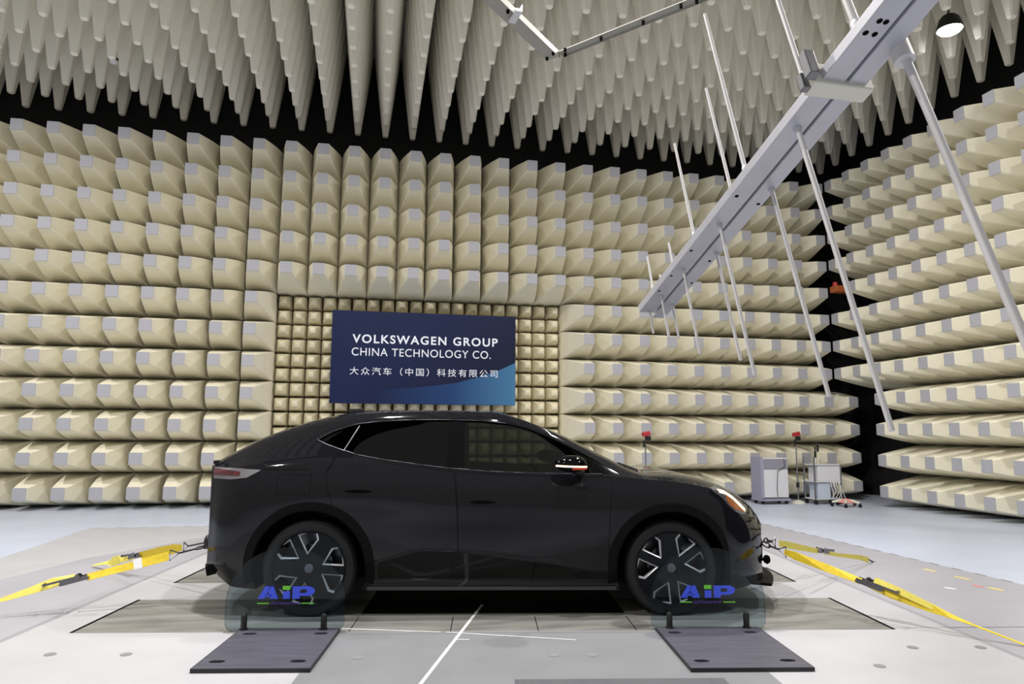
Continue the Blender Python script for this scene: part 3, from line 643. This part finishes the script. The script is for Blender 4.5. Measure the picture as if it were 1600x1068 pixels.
# wheels
OPEN = [(.100, .034), (.262, .034), (.246, .150), (.222, .172), (.160, .158)]
def wheel(x, s, phi):
    hub = Vector((x, 0, .36)); prof = [(.262, -.12), (.275, -.125), (.29, -.128), (.335, -.125), (.352, -.108), (.36, -.08), (.3605, 0), (.36, .08), (.352, .108), (.335, .125), (.29, .12), (.262, .11)]
    yc = s*.775; T = Matrix.Translation((x, yc, .36))
    if s > 0: T = T @ Matrix.Rotation(math.pi, 4, 'Z')
    bm = bmesh.new(); lathe(bm, prof, 64, 'Y', closed=True, mtx=T)
    ty = bmobj('tyre', bm, M['tyre'], car, 35)
    bm = bmesh.new(); lathe(bm, [(.274, -.128), (.278, -.134), (.268, -.132), (.262, -.12), (.255, -.05), (.25, .11), (.262, .12), (.27, .10), (.268, -.10)], 64, 'Y', closed=True, mtx=T)
    rim = bmobj('rim', bm, M['rimd'], car, 35)
    loops = [[(.266*math.cos(2*math.pi*k/96), .266*math.sin(2*math.pi*k/96)) for k in range(96)]]; outl = []
    for q in range(3):
        for mir in (1, -1):
            a = R(phi+120*q); lp = [(px*math.cos(a)-mir*pz*math.sin(a), px*math.sin(a)+mir*pz*math.cos(a)) for px, pz in OPEN]
            if mir < 0: lp = lp[::-1]
            loops.append(lp); outl.append(lp)
    me = fillcurve(loops, .010, T @ Matrix.Translation((0, -.112, 0)) @ FLIP); link('spoke_face', me, M['rimd'], rim, 30)
    for lp in outl:
        bm = bmesh.new(); n = len(lp); cx = sum(p[0] for p in lp)/n; cz = sum(p[1] for p in lp)/n; A = []
        for i in range(n):
            p = Vector(lp[i]); a_, b_ = Vector(lp[i-1]), Vector(lp[(i+1) % n]); d = ((a_-p).normalized()+(b_-p).normalized()).normalized(); 
            q_ = p+d*.0135*(1 if (Vector((cx, cz))-p).dot(d) > 0 else -1); o_ = p-d*.0015*(1 if (Vector((cx, cz))-p).dot(d) > 0 else -1)
            A.append([bm.verts.new(T @ Vector((u.x, yy, u.y))) for u, yy in ((o_, -.126), (q_, -.120), (q_, -.10), (o_, -.10))])
        for i in range(n):
            for j in range(4): bm.faces.new((A[i][j], A[(i+1) % n][j], A[(i+1) % n][(j+1) % 4], A[i][(j+1) % 4]))
        bmobj('spoke_accent', bm, M['rims'], rim)
    bm = bmesh.new(); lathe(bm, [(.034, -.10), (.034, -.126), (.030, -.131), (.001, -.132)], 28, 'Y', mtx=T); bmobj('hub_cap', bm, M['greyl'], rim, 40)
    bm = bmesh.new(); lathe(bm, [(.165, -.03), (.165, -.01), (.06, -.005), (.06, -.03)], 40, 'Y', closed=True, mtx=T); lathe(bm, [(.25, .08), (.001, .081)], 40, 'Y', mtx=T); bmobj('brake_disc', bm, M['steel'] if s < 0 else M['blackp'], rim, 35)
for s in (-1, 1): wheel(-1.39, s, -3); wheel(1.39, s, 36)
# ---------------------------------------------------------------- wheel guards: floor plate with shield in front of each near wheel
def guard(x0, x1, y0, y1, sx0, sx1, posts, lab1, lab2, logo_x):
    t = thing('floor_plate', lab1, 'plate', L((x0+x1)/2, (y0+y1)/2, .006), CA)
    cx, cy = (x0+x1)/2, (y0+y1)/2; hx, hy = (x1-x0)/2, (y1-y0)/2
    def slot(px, py): return [(px+.036*math.cos(a)*1.0+(.012 if math.cos(a) > 0 else -.012), py+.026*math.sin(a)) for a in [2*math.pi*k/20 for k in range(20)]]
    slots = [slot(-hx+.10, hy-.13), slot(hx-.10, hy-.13), slot(-hx+.10, -hy+.13), slot(hx-.10, -hy+.13)]
    me = fillcurve([[(-hx, -hy), (hx, -hy), (hx, hy), (-hx, hy)]]+slots, .011, Matrix.Translation((0, 0, .011))); link('steel_sheet', me, M['plate'], t)
    for q in slots:
        bm = bmesh.new(); prism(bm, [(a, b) for a, b in q], .001, .004, 'Z'); bmobj('slot_bottom', bm, M['dark'], t)
    bm = bmesh.new()
    for a, b, c, d in ((-hx-.004, hx+.004, -hy-.004, -hy), (-hx-.004, -hx, -hy, hy), (hx, hx+.004, -hy, hy), (-hx, hx, hy, hy+.004)): box(bm, a, b, c, d, 0, .0225)
    bmobj('plate_edge', bm, M['plateedge'], t)
    for px in posts:
        bm = bmesh.new(); lathe(bm, [(.001, .022), (.03, .022), (.03, .028), (.021, .030), (.021, .118), (.017, .124), (.001, .125)], 24, mtx=Matrix.Translation((px-cx, -1.315-cy, 0)))
        bmobj('post', bm, M['blackp'], t, 40)
        bm = bmesh.new(); lathe(bm, [(.001, .1245), (.012, .1245), (.011, .130), (.001, .131)], 12, mtx=Matrix.Translation((px-cx, -1.315-cy, 0))); bmobj('bolt', bm, M['steel'], t)
    h = thing('shield', lab2, 'shield', L((sx0+sx1)/2, -1.275, .006), CA); w_ = (sx1-sx0)/2
    out = [(-w_+.05, .0), (w_-.05, .0), (w_-.018, .012), (w_, .05), (w_+.002, .17)]
    arc = [(w_*math.cos(a)*1.0, .17+.40*math.sin(a)**.92) for a in [math.pi*k/40 for k in range(1, 40)]]
    out += arc+[(-w_-.002, .17), (-w_, .05), (-w_+.018, .012)]
    bm = bmesh.new(); prism(bm, out, 0, .008); bmobj('clear_panel', bm, M['shield'], h)
    lx = logo_x-(sx0+sx1)/2; u = .397/450
    def P(poly, m, nm, th=.003):
        bm = bmesh.new()
        for q in poly: prism(bm, [(lx+(a-290)*u, .219-(b-470)*u*.88) for a, b in q], -.004, -.001)
        return bmobj(nm, bm, m, h)
    o = P([[(290, 470), (350, 360), (408, 360), (372, 400), (345, 470)], [(372, 360), (412, 360), (452, 470), (388, 470), (372, 400)], [(345, 432), (400, 432), (400, 452), (345, 452)],
       [(490, 405), (545, 405), (545, 470), (490, 470)], [(565, 362), (622, 362), (622, 470), (565, 470)], [(622, 362), (700, 362), (735, 380), (742, 405), (725, 432), (690, 445), (622, 445), (622, 420), (670, 418), (682, 404), (670, 388), (622, 388)]], M['blue'], 'blue_lettering')
    P([[(486, 358), (545, 358), (545, 392), (486, 392)]], M['green'], 'green_square')
    P([[(290, 505), (383, 505), (383, 514), (290, 514)], [(640, 505), (738, 505), (738, 514), (640, 514)]], M['green'], 'green_dash')
    text('purple_lettering', 'AUTOMOTIVE', .016, 225*u, M['purple'], h, (lx+(397-290)*u, -.002, .219-(521-470)*u*.88), bold=.02, spacing=1.2)
guard(-1.745, -1.065, -2.13, -1.285, -1.866, -1.035, (-1.720, -1.170), 'dark steel plate on the floor before the rear wheel, at left', 'clear plastic shield with blue lettering before the rear wheel', -1.647)
guard(1.165, 1.895, -2.17, -1.30, 1.135, 1.966, (1.259, 1.811), 'dark steel plate on the floor before the front wheel, at right', 'clear plastic shield with blue lettering before the front wheel', 1.352)
# ---------------------------------------------------------------- tie-down straps
def lerp(a, b, t): return a+(b-a)*t
def hookbits(t, p, d, rp=.175, nm='hook'):
    # snap hook at the car end: rings of steel rod, p = start, d = direction away from the car
    sd = Vector((0, 0, 1)); bm = bmesh.new()
    for k in range(2):
        c = p+d*(.03+.065*k); e2 = sd if k == 0 else Vector((d.y, -d.x, .3)).normalized()
        loop_tube(bm, [c+d*.038*math.cos(a)+e2*.020*math.sin(a) for a in [2*math.pi*q/14 for q in range(14)]], .007, 6)
    bmobj(nm, bm, M['blackp'], t, 50)
    if rp > .2:
        bm = bmesh.new(); tube(bm, [p+d*.12, p+d*(rp-.04)], .007, 6); bmobj('hook_rod', bm, M['blackp'], t, 50)
    bm = bmesh.new(); c = p+d*rp; e2 = sd
    loop_tube(bm, [c-d*.04, c+d*.03+e2*.042, c+d*.03-e2*.042][::1]+[], .006, 6); bmobj('ring', bm, M['steel'], t, 50)
def strap(name, label, A, B, segs, ratchet=None, rp=.175, floorhook=False):
    t = thing(name, label, 'strap', (0, 0, 0)); d = (B-A).normalized(); Ln = (B-A).length
    tot = None
    hookbits(t, A, d, rp)
    for nm, pts, m in segs:
        bm = bmesh.new(); ribbon(bm, [lerp(A, B, p[0]/Ln)+Vector((0, 0, p[3] if len(p) > 3 else 0)) for p in pts], [p[1] for p in pts], [Vector(p[2]) for p in pts], .004); bmobj(nm, bm, M[m], t)
    if ratchet:
        c = lerp(A, B, ratchet/Ln); X = d; Zv = Vector((0, 0, 1)); Yv = Zv.cross(X).normalized(); Zv = X.cross(Yv); Mx = Matrix(((X.x, Yv.x, Zv.x, c.x), (X.y, Yv.y, Zv.y, c.y), (X.z, Yv.z, Zv.z, c.z), (0, 0, 0, 1)))
        bm = bmesh.new()
        for s in (-1, 1):
            box(bm, -.09, .10, s*.032-.002, s*.032+.002, -.012, .022, mtx=Mx); box(bm, -.02, .20, s*.038-.002, s*.038+.002, .02, .036, mtx=Mx)
            lathe(bm, [(.001, -.004), (.022, -.004), (.022, .004), (.001, .004)], 14, 'Y', mtx=Mx @ Matrix.Translation((-.02, s*.042, .02)))
        tube(bm, [Mx @ Vector((-.02, -.04, .015)), Mx @ Vector((-.02, .04, .015))], .012, 8); tube(bm, [Mx @ Vector((.20, -.045, .03)), Mx @ Vector((.20, .045, .03))], .011, 8); tube(bm, [Mx @ Vector((-.09, -.035, .0)), Mx @ Vector((-.09, .035, .0))], .007, 8); tube(bm, [Mx @ Vector((.10, -.035, .0)), Mx @ Vector((.10, .035, .0))], .007, 8)
        bmobj('ratchet', bm, M['steel'], t, 40)
    if floorhook:
        bm = bmesh.new(); tube(bm, [B-d*.05+Vector((0, 0, .02)), B+Vector((0, 0, .01)), B+d*.10+Vector((0, 0, -.0)), B+d*.17+Vector((0, 0, .006))], .008, 6); bmobj('floor_hook', bm, M['blackp'], t, 50)
    return t
up_ = (0, 0, 1); fl = (.3, 1, .25)
A1 = L(-2.30, -.42, .465); B1 = Vector((-3.156, 6.025, .02))
strap('tie_down_strap', 'near yellow strap with wrapped webbing running from the car tail to the left', A1, B1,
      [('webbing', [(.33, .07, (.1, .4, 1)), (.53, .075, (.1, .5, 1)), (.60, .06, (.1, .5, 1)), (.91, .055, (.1, .6, 1))], 'strap'), ('label', [(.525, .085, (.1, .5, 1), .003), (.585, .08, (.1, .5, 1), .003)], 'white'),
       ('webbing_tail', [(1.0, .07, (.2, 1, .5), .03), (1.15, .08, (.1, .6, 1), .025), (1.28, .06, (.1, .6, 1), .012), (1.45, .035, (.1, .6, 1)), (1.6, .028, (.2, 1, .3)), ((B1-A1).length, .028, (.2, 1, .2))], 'strapl')], ratchet=.99, rp=.29)
A2 = L(-2.30, -.2, .475); B2 = Vector((-2.777, 8.118, .02))
strap('tie_down_strap', 'far yellow strap with loose rolled end slanting down left of the car tail', A2, B2,
      [('webbing', [(.62, .05, up_), (.75, .085, up_), (1.0, .09, up_), (1.35, .07, up_)], 'strap'), ('webbing_tail', [(1.42, .07, (.2, 1, .6)), (1.66, .06, (.2, .5, 1)), (1.76, .09, (.1, .2, 1)), (1.86, .09, (.1, .2, 1)), (1.95, .05, (.2, 1, .5)), ((B2-A2).length, .03, (.2, 1, .2))], 'strapl')], ratchet=1.40, rp=.56)
A3 = L(2.30, -.42, .475); B3 = Vector((4.288, 4.138, .015)); dd = (B3-A3)
strap('tie_down_strap', 'near yellow strap running from the car nose to the lower right corner', A3, B3+dd*.12,
      [('webbing', [(.19, .04, up_), (.28, .065, up_), (.55, .06, (.2, .4, 1)), (.80, .05, (.3, .8, 1))], 'strap'), ('webbing_tail', [(.86, .05, (.3, .8, 1), .0), (1.02, .075, (.2, .4, 1)), (1.25, .07, (.2, .4, 1), .005), (1.42, .04, (.5, .8, .6)), (1.55, .022, (.8, 1, .3)), (dd.length*1.11, .022, (1, 1, .1))], 'strap'), ('webbing_end', [(.90, .045, (.2, .5, 1), .05), (1.1, .05, (.2, .5, 1), .035), (1.3, .04, (.3, .5, 1), .012)], 'strapl')], ratchet=.86)
A4 = L(2.34, -.36, .490); B4 = Vector((5.38, 7.02, .02))
strap('tie_down_strap', 'far yellow strap running from the car nose to a floor hook behind the near one', A4, B4,
      [('webbing', [(.28, .05, up_), (.42, .06, up_), (1.12, .045, up_)], 'strapl'), ('webbing_tail', [(1.25, .04, up_), (1.6, .035, up_), ((B4-A4).length-.3, .05, up_, .02), ((B4-A4).length-.05, .06, up_, .01)], 'strapl')], ratchet=1.2, floorhook=True)
# ---------------------------------------------------------------- log-periodic antenna over the car
AP = Vector((1.680, 1.848, 2.798)); AB = Vector((-.0306, .9463, -.3218)).normalized(); AE = Vector((-.0068, .3218, .9468)); AE = (AE-AB*AE.dot(AB)).normalized(); AC = AB.cross(AE)
ant = thing('rod_antenna', 'large aluminium antenna boom with long rods hanging over the car', 'antenna', AP)
AM = Matrix(((AC.x, AB.x, AE.x, 0), (AC.y, AB.y, AE.y, 0), (AC.z, AB.z, AE.z, 0), (0, 0, 0, 1)))   # local x across, y along, z up
def abox(name, x0, x1, y0, y1, z0, z1, m, bev=.003, par=None):
    bm = bmesh.new(); box(bm, x0, x1, y0, y1, z0, z1, bev=bev, mtx=AM); return bmobj(name, bm, m, par or ant)
bl = abox('boom_tube', -.128, -.036, -1.3, 2.06, -.05, -.005, M['boom']); br = abox('boom_tube', -.022, .054, -1.3, 2.13, -.05, -.005, M['boom'])
abox('spacer', -.037, -.021, -1.3, 2.05, -.036, -.01, mat('groove', sr(110, 110, 118), .5), 0)
abox('end_plate', -.128, .054, 2.06, 2.07, -.05, -.005, M['boom'])
ROD = [(-.10, 1.75, .010), (.146, 1.60, .0125), (.546, 1.289, .0095), (.91, 1.026, .0085), (1.188, .823, .0075), (1.424, .643, .007), (1.589, .537, .0065), (1.75, .40, .006), (1.871, .308, .0065), (1.958, .262, .006), (2.043, .198, .0055)]
side_down = {1: 'r', 2: 'l', 3: 'r', 4: 'l', 5: 'r', 6: 'l', 7: 'r', 8: 'l', 9: 'r', 10: 'l', 0: 'l'}
for i, (s_, ln, rd) in enumerate(ROD):
    if i in (0, 7): continue
    xl, xr = -.075, .030
    for sg_ in (-1, 1):
        x = (xr if side_down[i] == 'r' else xl) if sg_ < 0 else (xl if side_down[i] == 'r' else xr)
        if sg_ < 0 and i == 1: x = .078
        bm = bmesh.new(); tube(bm, [AM @ Vector((x, s_, sg_*(.045 if x < .06 else -.0))), AM @ Vector((x, s_, sg_*ln))], [rd*1.2, rd], 12); o = bmobj('rod', bm, M['rod'], ant, 50)
        bm = bmesh.new(); lathe(bm, [(rd*1.7, -.02), (rd*1.7, .006), (rd*1.3, .012)], 12, mtx=AM @ Matrix.Translation((x, s_, .05 if sg_ > 0 else -.05)) @ Matrix.Rotation(0 if sg_ > 0 else math.pi, 4, 'X')); bmobj('rod_collar', bm, M['boom'], o, 40)
bm = bmesh.new(); lathe(bm, [(.034, -.10), (.034, .0)], 24, mtx=AM @ Matrix.Translation((.07, .146, 0))); bmobj('rod_socket', bm, M['rod'], ant, 40)
cl = abox('clamp', -.165, .085, .305, .375, -.068, .03, M['pvc'], .006)
abox('clamp_latch', -.200, -.160, .27, .31, -.06, .05, M['steel'], .004, cl); abox('clamp_latch', -.190, -.160, .33, .36, -.07, .0, M['steel'], .004, cl)
for x, y, r_ in [(-.09, .05, .010), (-.065, .05, .010), (-.105, .10, .010), (-.07, .10, .010), (.03, .66, .013), (-.10, .98, .009), (.03, 1.02, .008), (-.11, 1.42, .008), (.03, 1.50, .008), (-.11, 1.66, .007), (.035, 1.72, .007), (-.11, 1.82, .007)]:
    bm = bmesh.new(); lathe(bm, [(r_, -.0515), (.0005, -.052)], 14, mtx=AM @ Matrix.Translation((x, y, 0))); bmobj('drilled_hole', bm, M['dark'], ant)
# mast that carries the boom, above the picture
bm = bmesh.new(); tube(bm, [AM @ Vector((-.045, -1.0, .05)), AM @ Vector((-.045, -1.0, .05))+Vector((0, 0, ZC-1.2-(AP+AM @ Vector((-.045, -1.0, .05))).z+1.2))], .04, 12); bmobj('mast', bm, M['pvc'], ant, 40)
# ---------------------------------------------------------------- white support frame under the ceiling
fr_ = thing('support_frame', 'white bolted angle frame hanging below the ceiling absorbers', 'frame', (1.85, 7.2, 5.6))
def bar(name, a, b, w1, th, m, par, off=Vector((1.85, 7.2, 5.6)), wd=None):
    a, b = Vector(a), Vector(b); d = (b-a).normalized(); n = Vector((-d.y, d.x, 0)); bm = bmesh.new()
    ribbon(bm, [a-off, b-off], [w1, w1], n, th); ribbon(bm, [a-off+n*w1/2+Vector((0, 0, th)), b-off+n*w1/2+Vector((0, 0, th))], [.006, .006], n, .07); return bmobj(name, bm, m, par)
M['frame'] = mat('frame_plastic', sr(158, 156, 148), .6)
bar('beam', (1.877, 7.24, 5.6), (.277, 5.52, 5.6), .17, .008, M['frame'], fr_)
bar('beam', (1.93, 7.16, 5.612), (3.9, 4.84, 5.612), .10, .008, M['frame'], fr_)
bar('bracket', (1.27, 6.60, 5.57), (1.30, 6.38, 5.57), .07, .03, M['wht'], fr_)
for x, y in ((.35, 5.6), (3.85, 4.9)):
    bm = bmesh.new(); tube(bm, [(x-1.85, y-7.2, 0), (x-1.85, y-7.2, ZC-5.6)], .012, 8); bmobj('hanger', bm, M['steel'], fr_)
for x, y in ((1.84, 7.12), (1.80, 7.24), (1.98, 7.12), (1.95, 7.02), (2.27, 6.73), (2.60, 6.36), (2.86, 6.02), (2.98, 5.92), (1.20, 6.45)):
    bm = bmesh.new(); bmesh.ops.create_cone(bm, cap_ends=True, segments=10, radius1=.016, radius2=.016, depth=.035, matrix=Matrix.Translation((x-1.85, y-7.2, -.018))); bmobj('bolt', bm, M['dark'], fr_)
# ---------------------------------------------------------------- flood lamps in the ceiling
def flood(x, y, z, label):
    t = thing('flood_lamp', label, 'lamp', (x, y, z), group='ceiling flood lamps')
    bm = bmesh.new(); lathe(bm, [(.001, .24), (.10, .235), (.15, .18), (.185, .05), (.20, .0), (.19, -.008), (.17, .015), (.001, .02)], 32); bmobj('housing', bm, M['blackp'], t, 40)
    bm = bmesh.new(); lathe(bm, [(.001, .012), (.175, .012), (.16, -.03), (.10, -.065), (.001, -.08)], 32); bmobj('lens', bm, M['lamp'], t)
    bm = bmesh.new(); tube(bm, [(0, 0, .15), (0, 0, ZC-z)], .02, 8); bmobj('stem', bm, M['steel'], t)
for (x, y, z, p) in LAMPS:
    if abs(x-LX) < .01: flood(x, y, z, 'bright round flood lamp between ceiling absorbers at upper right')
# dome camera, corner devices
t = thing('dome_camera', 'small white dome camera between ceiling absorbers at upper left', 'camera', (-4.73, 12.9, 7.9))
bm = bmesh.new(); lathe(bm, [(.001, -.05), (.05, -.035), (.07, 0), (.07, .02)], 20); bmobj('dome', bm, M['wht'], t, 50)
bm = bmesh.new(); lathe(bm, [(.075, .02), (.075, .06), (.02, .08), (.02, ZC-7.9)], 20); bmobj('mount', bm, M['blackp'], t, 50)
t = thing('beacon', 'orange beacon with a red light in the dark corner between the walls', 'beacon', (9.96, 13.45, 4.56))
bm = bmesh.new(); box(bm, -.18, .18, -.12, .12, -.08, .06, bev=.02); bmobj('housing', bm, M['orange'], t)
bm = bmesh.new(); lathe(bm, [(.001, .16), (.05, .14), (.06, .05)], 16, mtx=Matrix.Translation((-.12, 0, 0))); bmobj('light', bm, M['red'], t, 50)
bm = bmesh.new(); tube(bm, [(.1, .1, 0), (.25, 1.0, 0), (.25, 2.05, 0)], .02, 8); bmobj('bracket', bm, M['blackp'], t)
t = thing('emergency_light', 'small dark fitting with a white bar low in the wall corner', 'light', (11.1, 13.2, 1.35))
bm = bmesh.new(); box(bm, -.05, .54, -.22, .22, -.08, .14, bev=.01); bmobj('housing', bm, M['blackp'], t)
bm = bmesh.new(); box(bm, -.07, -.045, -.20, .20, -.05, -.02); bmobj('tube', bm, M['wht'], t)
# ---------------------------------------------------------------- equipment in the far right corner
t = thing('equipment_cabinet', 'light grey wheeled cabinet near the right wall corner', 'cabinet', (7.98, 13.28, 0))
bm = bmesh.new(); box(bm, -.30, .30, -.18, .18, .13, .92, bev=.01); bmobj('carcass', bm, M['wht'], t)
bm = bmesh.new(); box(bm, -.24, .28, -.195, -.178, .70, .90); bmobj('control_panel', bm, mat('cabinet_panel', sr(140, 138, 150), .5), t)
for x0, x1 in ((-.24, .015), (.025, .28)):
    bm = bmesh.new(); box(bm, x0, x1, -.192, -.178, .14, .685); bmobj('door', bm, M['wht'], t)
bm = bmesh.new(); box(bm, -.32, -.26, -.20, .18, .10, .94); bmobj('side_panel', bm, M['lilac'], t)
bm = bmesh.new(); tube(bm, [(.20, -.2, .9), (.22, -.205, .75), (.06, -.2, .66), (.03, -.2, .3), (.04, -.2, .15)], .006, 5); bmobj('cable', bm, M['blackp'], t)
bm = bmesh.new(); box(bm, -.33, .32, -.2, .18, .07, .115); bmobj('base_frame', bm, M['lilac'], t)
for x in (-.26, .26):
    for y in (-.14, .13):
        bm = bmesh.new(); lathe(bm, [(.001, -.014), (.035, -.014), (.035, .014), (.001, .014)], 14, 'Y', mtx=Matrix.Translation((x, y, .035))); box(bm, x-.012, x+.012, y-.017, y+.017, .035, .08); bmobj('caster', bm, M['blackp'], t, 40)
def camera_stand(x, y, z, label):
    t = thing('camera_stand', label, 'camera stand', (x, y, 0))
    bm = bmesh.new(); lathe(bm, [(.001, .07), (.03, .07), (.14, .02), (.14, 0)], 20); bmobj('base', bm, M['pvc'], t, 40)
    bm = bmesh.new(); tube(bm, [(0, 0, .06), (0, 0, z-.18)], .014, 8); bmobj('pole', bm, M['metal'], t, 50)
    bm = bmesh.new(); tube(bm, [(0, 0, .32), (0, 0, .42)], .03, 8); bmobj('clamp', bm, M['blackp'], t, 50)
    bm = bmesh.new(); tube(bm, [(-.02, 0, z-.20), (-.02, 0, z-.08)], .026, 8); box(bm, .0, .10, -.03, .03, z-.09, z-.0, bev=.01); bmobj('mount', bm, M['blackp'], t)
    bm = bmesh.new(); box(bm, -.05, .09, -.05, .05, -.035, .045, bev=.012, mtx=Matrix.Translation((0, 0, z+.03)) @ Matrix.Rotation(R(-14), 4, 'Y')); bmobj('camera_head', bm, M['red'], t)
camera_stand(8.56, 13.22, 1.36, 'slim stand with a red camera between cabinet and cart in the far corner')
camera_stand(4.87, 12.2, 1.35, 'stand with a red camera showing above the car bonnet')
t = thing('equipment_cart', 'white open cart with instruments and cables near the wall corner', 'cart', (9.05, 13.1, 0))
for x in (-.30, .29):
    for y in (-.18, .17):
        bm = bmesh.new(); box(bm, x-.012, x+.012, y-.012, y+.012, .09, .95 if x < 0 else .80); bmobj('post', bm, M['metal'], t)
for z in (.10, .44, .78):
    bm = bmesh.new(); box(bm, -.31, .30, -.19, .18, z, z+.02); bmobj('shelf', bm, M['wht'], t)
bm = bmesh.new(); box(bm, -.22, .30, -.17, .15, .46, .777, bev=.01); bmobj('instrument', bm, M['wht'], t)
bm = bmesh.new(); box(bm, -.22, .06, -.16, .14, .12, .43, bev=.01); bmobj('instrument', bm, mat('bluish_case', sr(190, 200, 215), .5), t)
for x, a in ((-.08, .12), (-.14, .0)):
    bm = bmesh.new(); tube(bm, [(x, 0, .80), (x, 0, .93+a)], .011, 6); bmobj('rod', bm, M['pvc'], t)
    bm = bmesh.new(); tube(bm, [(x, 0, .93+a), (x, 0, 1.06+a)], .024, 8); lathe(bm, [(.001, 1.16+a), (.018, 1.14+a), (.02, 1.10+a), (.008, 1.06+a)], 10, mtx=Matrix.Translation((x, 0, 0))); bmobj('microphone', bm, M['blackp'], t, 50)
rr = random.Random(3)
for k in range(6):
    bm = bmesh.new(); x = .05+.04*k; tube(bm, [(x, -.19, .45), (x+rr.uniform(-.05, .05), -.24, .36), (x+rr.uniform(-.08, .08), -.25, .25), (x+rr.uniform(-.05, .1), -.23, .13)], .008, 5); bmobj('cable', bm, M['pvc'] if k % 2 else M['wht'], t)
for x in (-.28, .27):
    for y in (-.16, .15):
        bm = bmesh.new(); lathe(bm, [(.001, -.014), (.045, -.014), (.045, .014), (.001, .014)], 14, 'Y', mtx=Matrix.Translation((x, y, .045))); box(bm, x-.01, x+.01, y-.017, y+.017, .045, .10); bmobj('caster', bm, M['blackp'], t, 40)
t = thing('rolling_base', 'low pink and cream rolling base before the cart in the corner', 'rolling base', (9.12, 12.50, 0))
bm = bmesh.new(); lathe(bm, [(.001, .16), (.05, .15), (.15, .11), (.15, .08), (.001, .07)], 24); bmobj('hub', bm, M['pink'], t, 40)
for k in range(5):
    a = 2*math.pi*k/5+.3; bm = bmesh.new(); tube(bm, [(.08*math.cos(a), .08*math.sin(a), .12), (.26*math.cos(a), .26*math.sin(a), .085)], [.03, .02], 8); o = bmobj('leg', bm, M['pvc'], t, 50)
    bm = bmesh.new(); lathe(bm, [(.001, -.015), (.033, -.015), (.033, .015), (.001, .015)], 14, 'Y', mtx=Matrix.Translation((.26*math.cos(a), .26*math.sin(a), .033))); box(bm, .26*math.cos(a)-.01, .26*math.cos(a)+.01, .26*math.sin(a)-.017, .26*math.sin(a)+.017, .033, .085); bmobj('caster', bm, mat('caster_brown', sr(90, 60, 50), .5) if k == 0 else M['blackp'], t, 40)
bpy.context.view_layer.update()
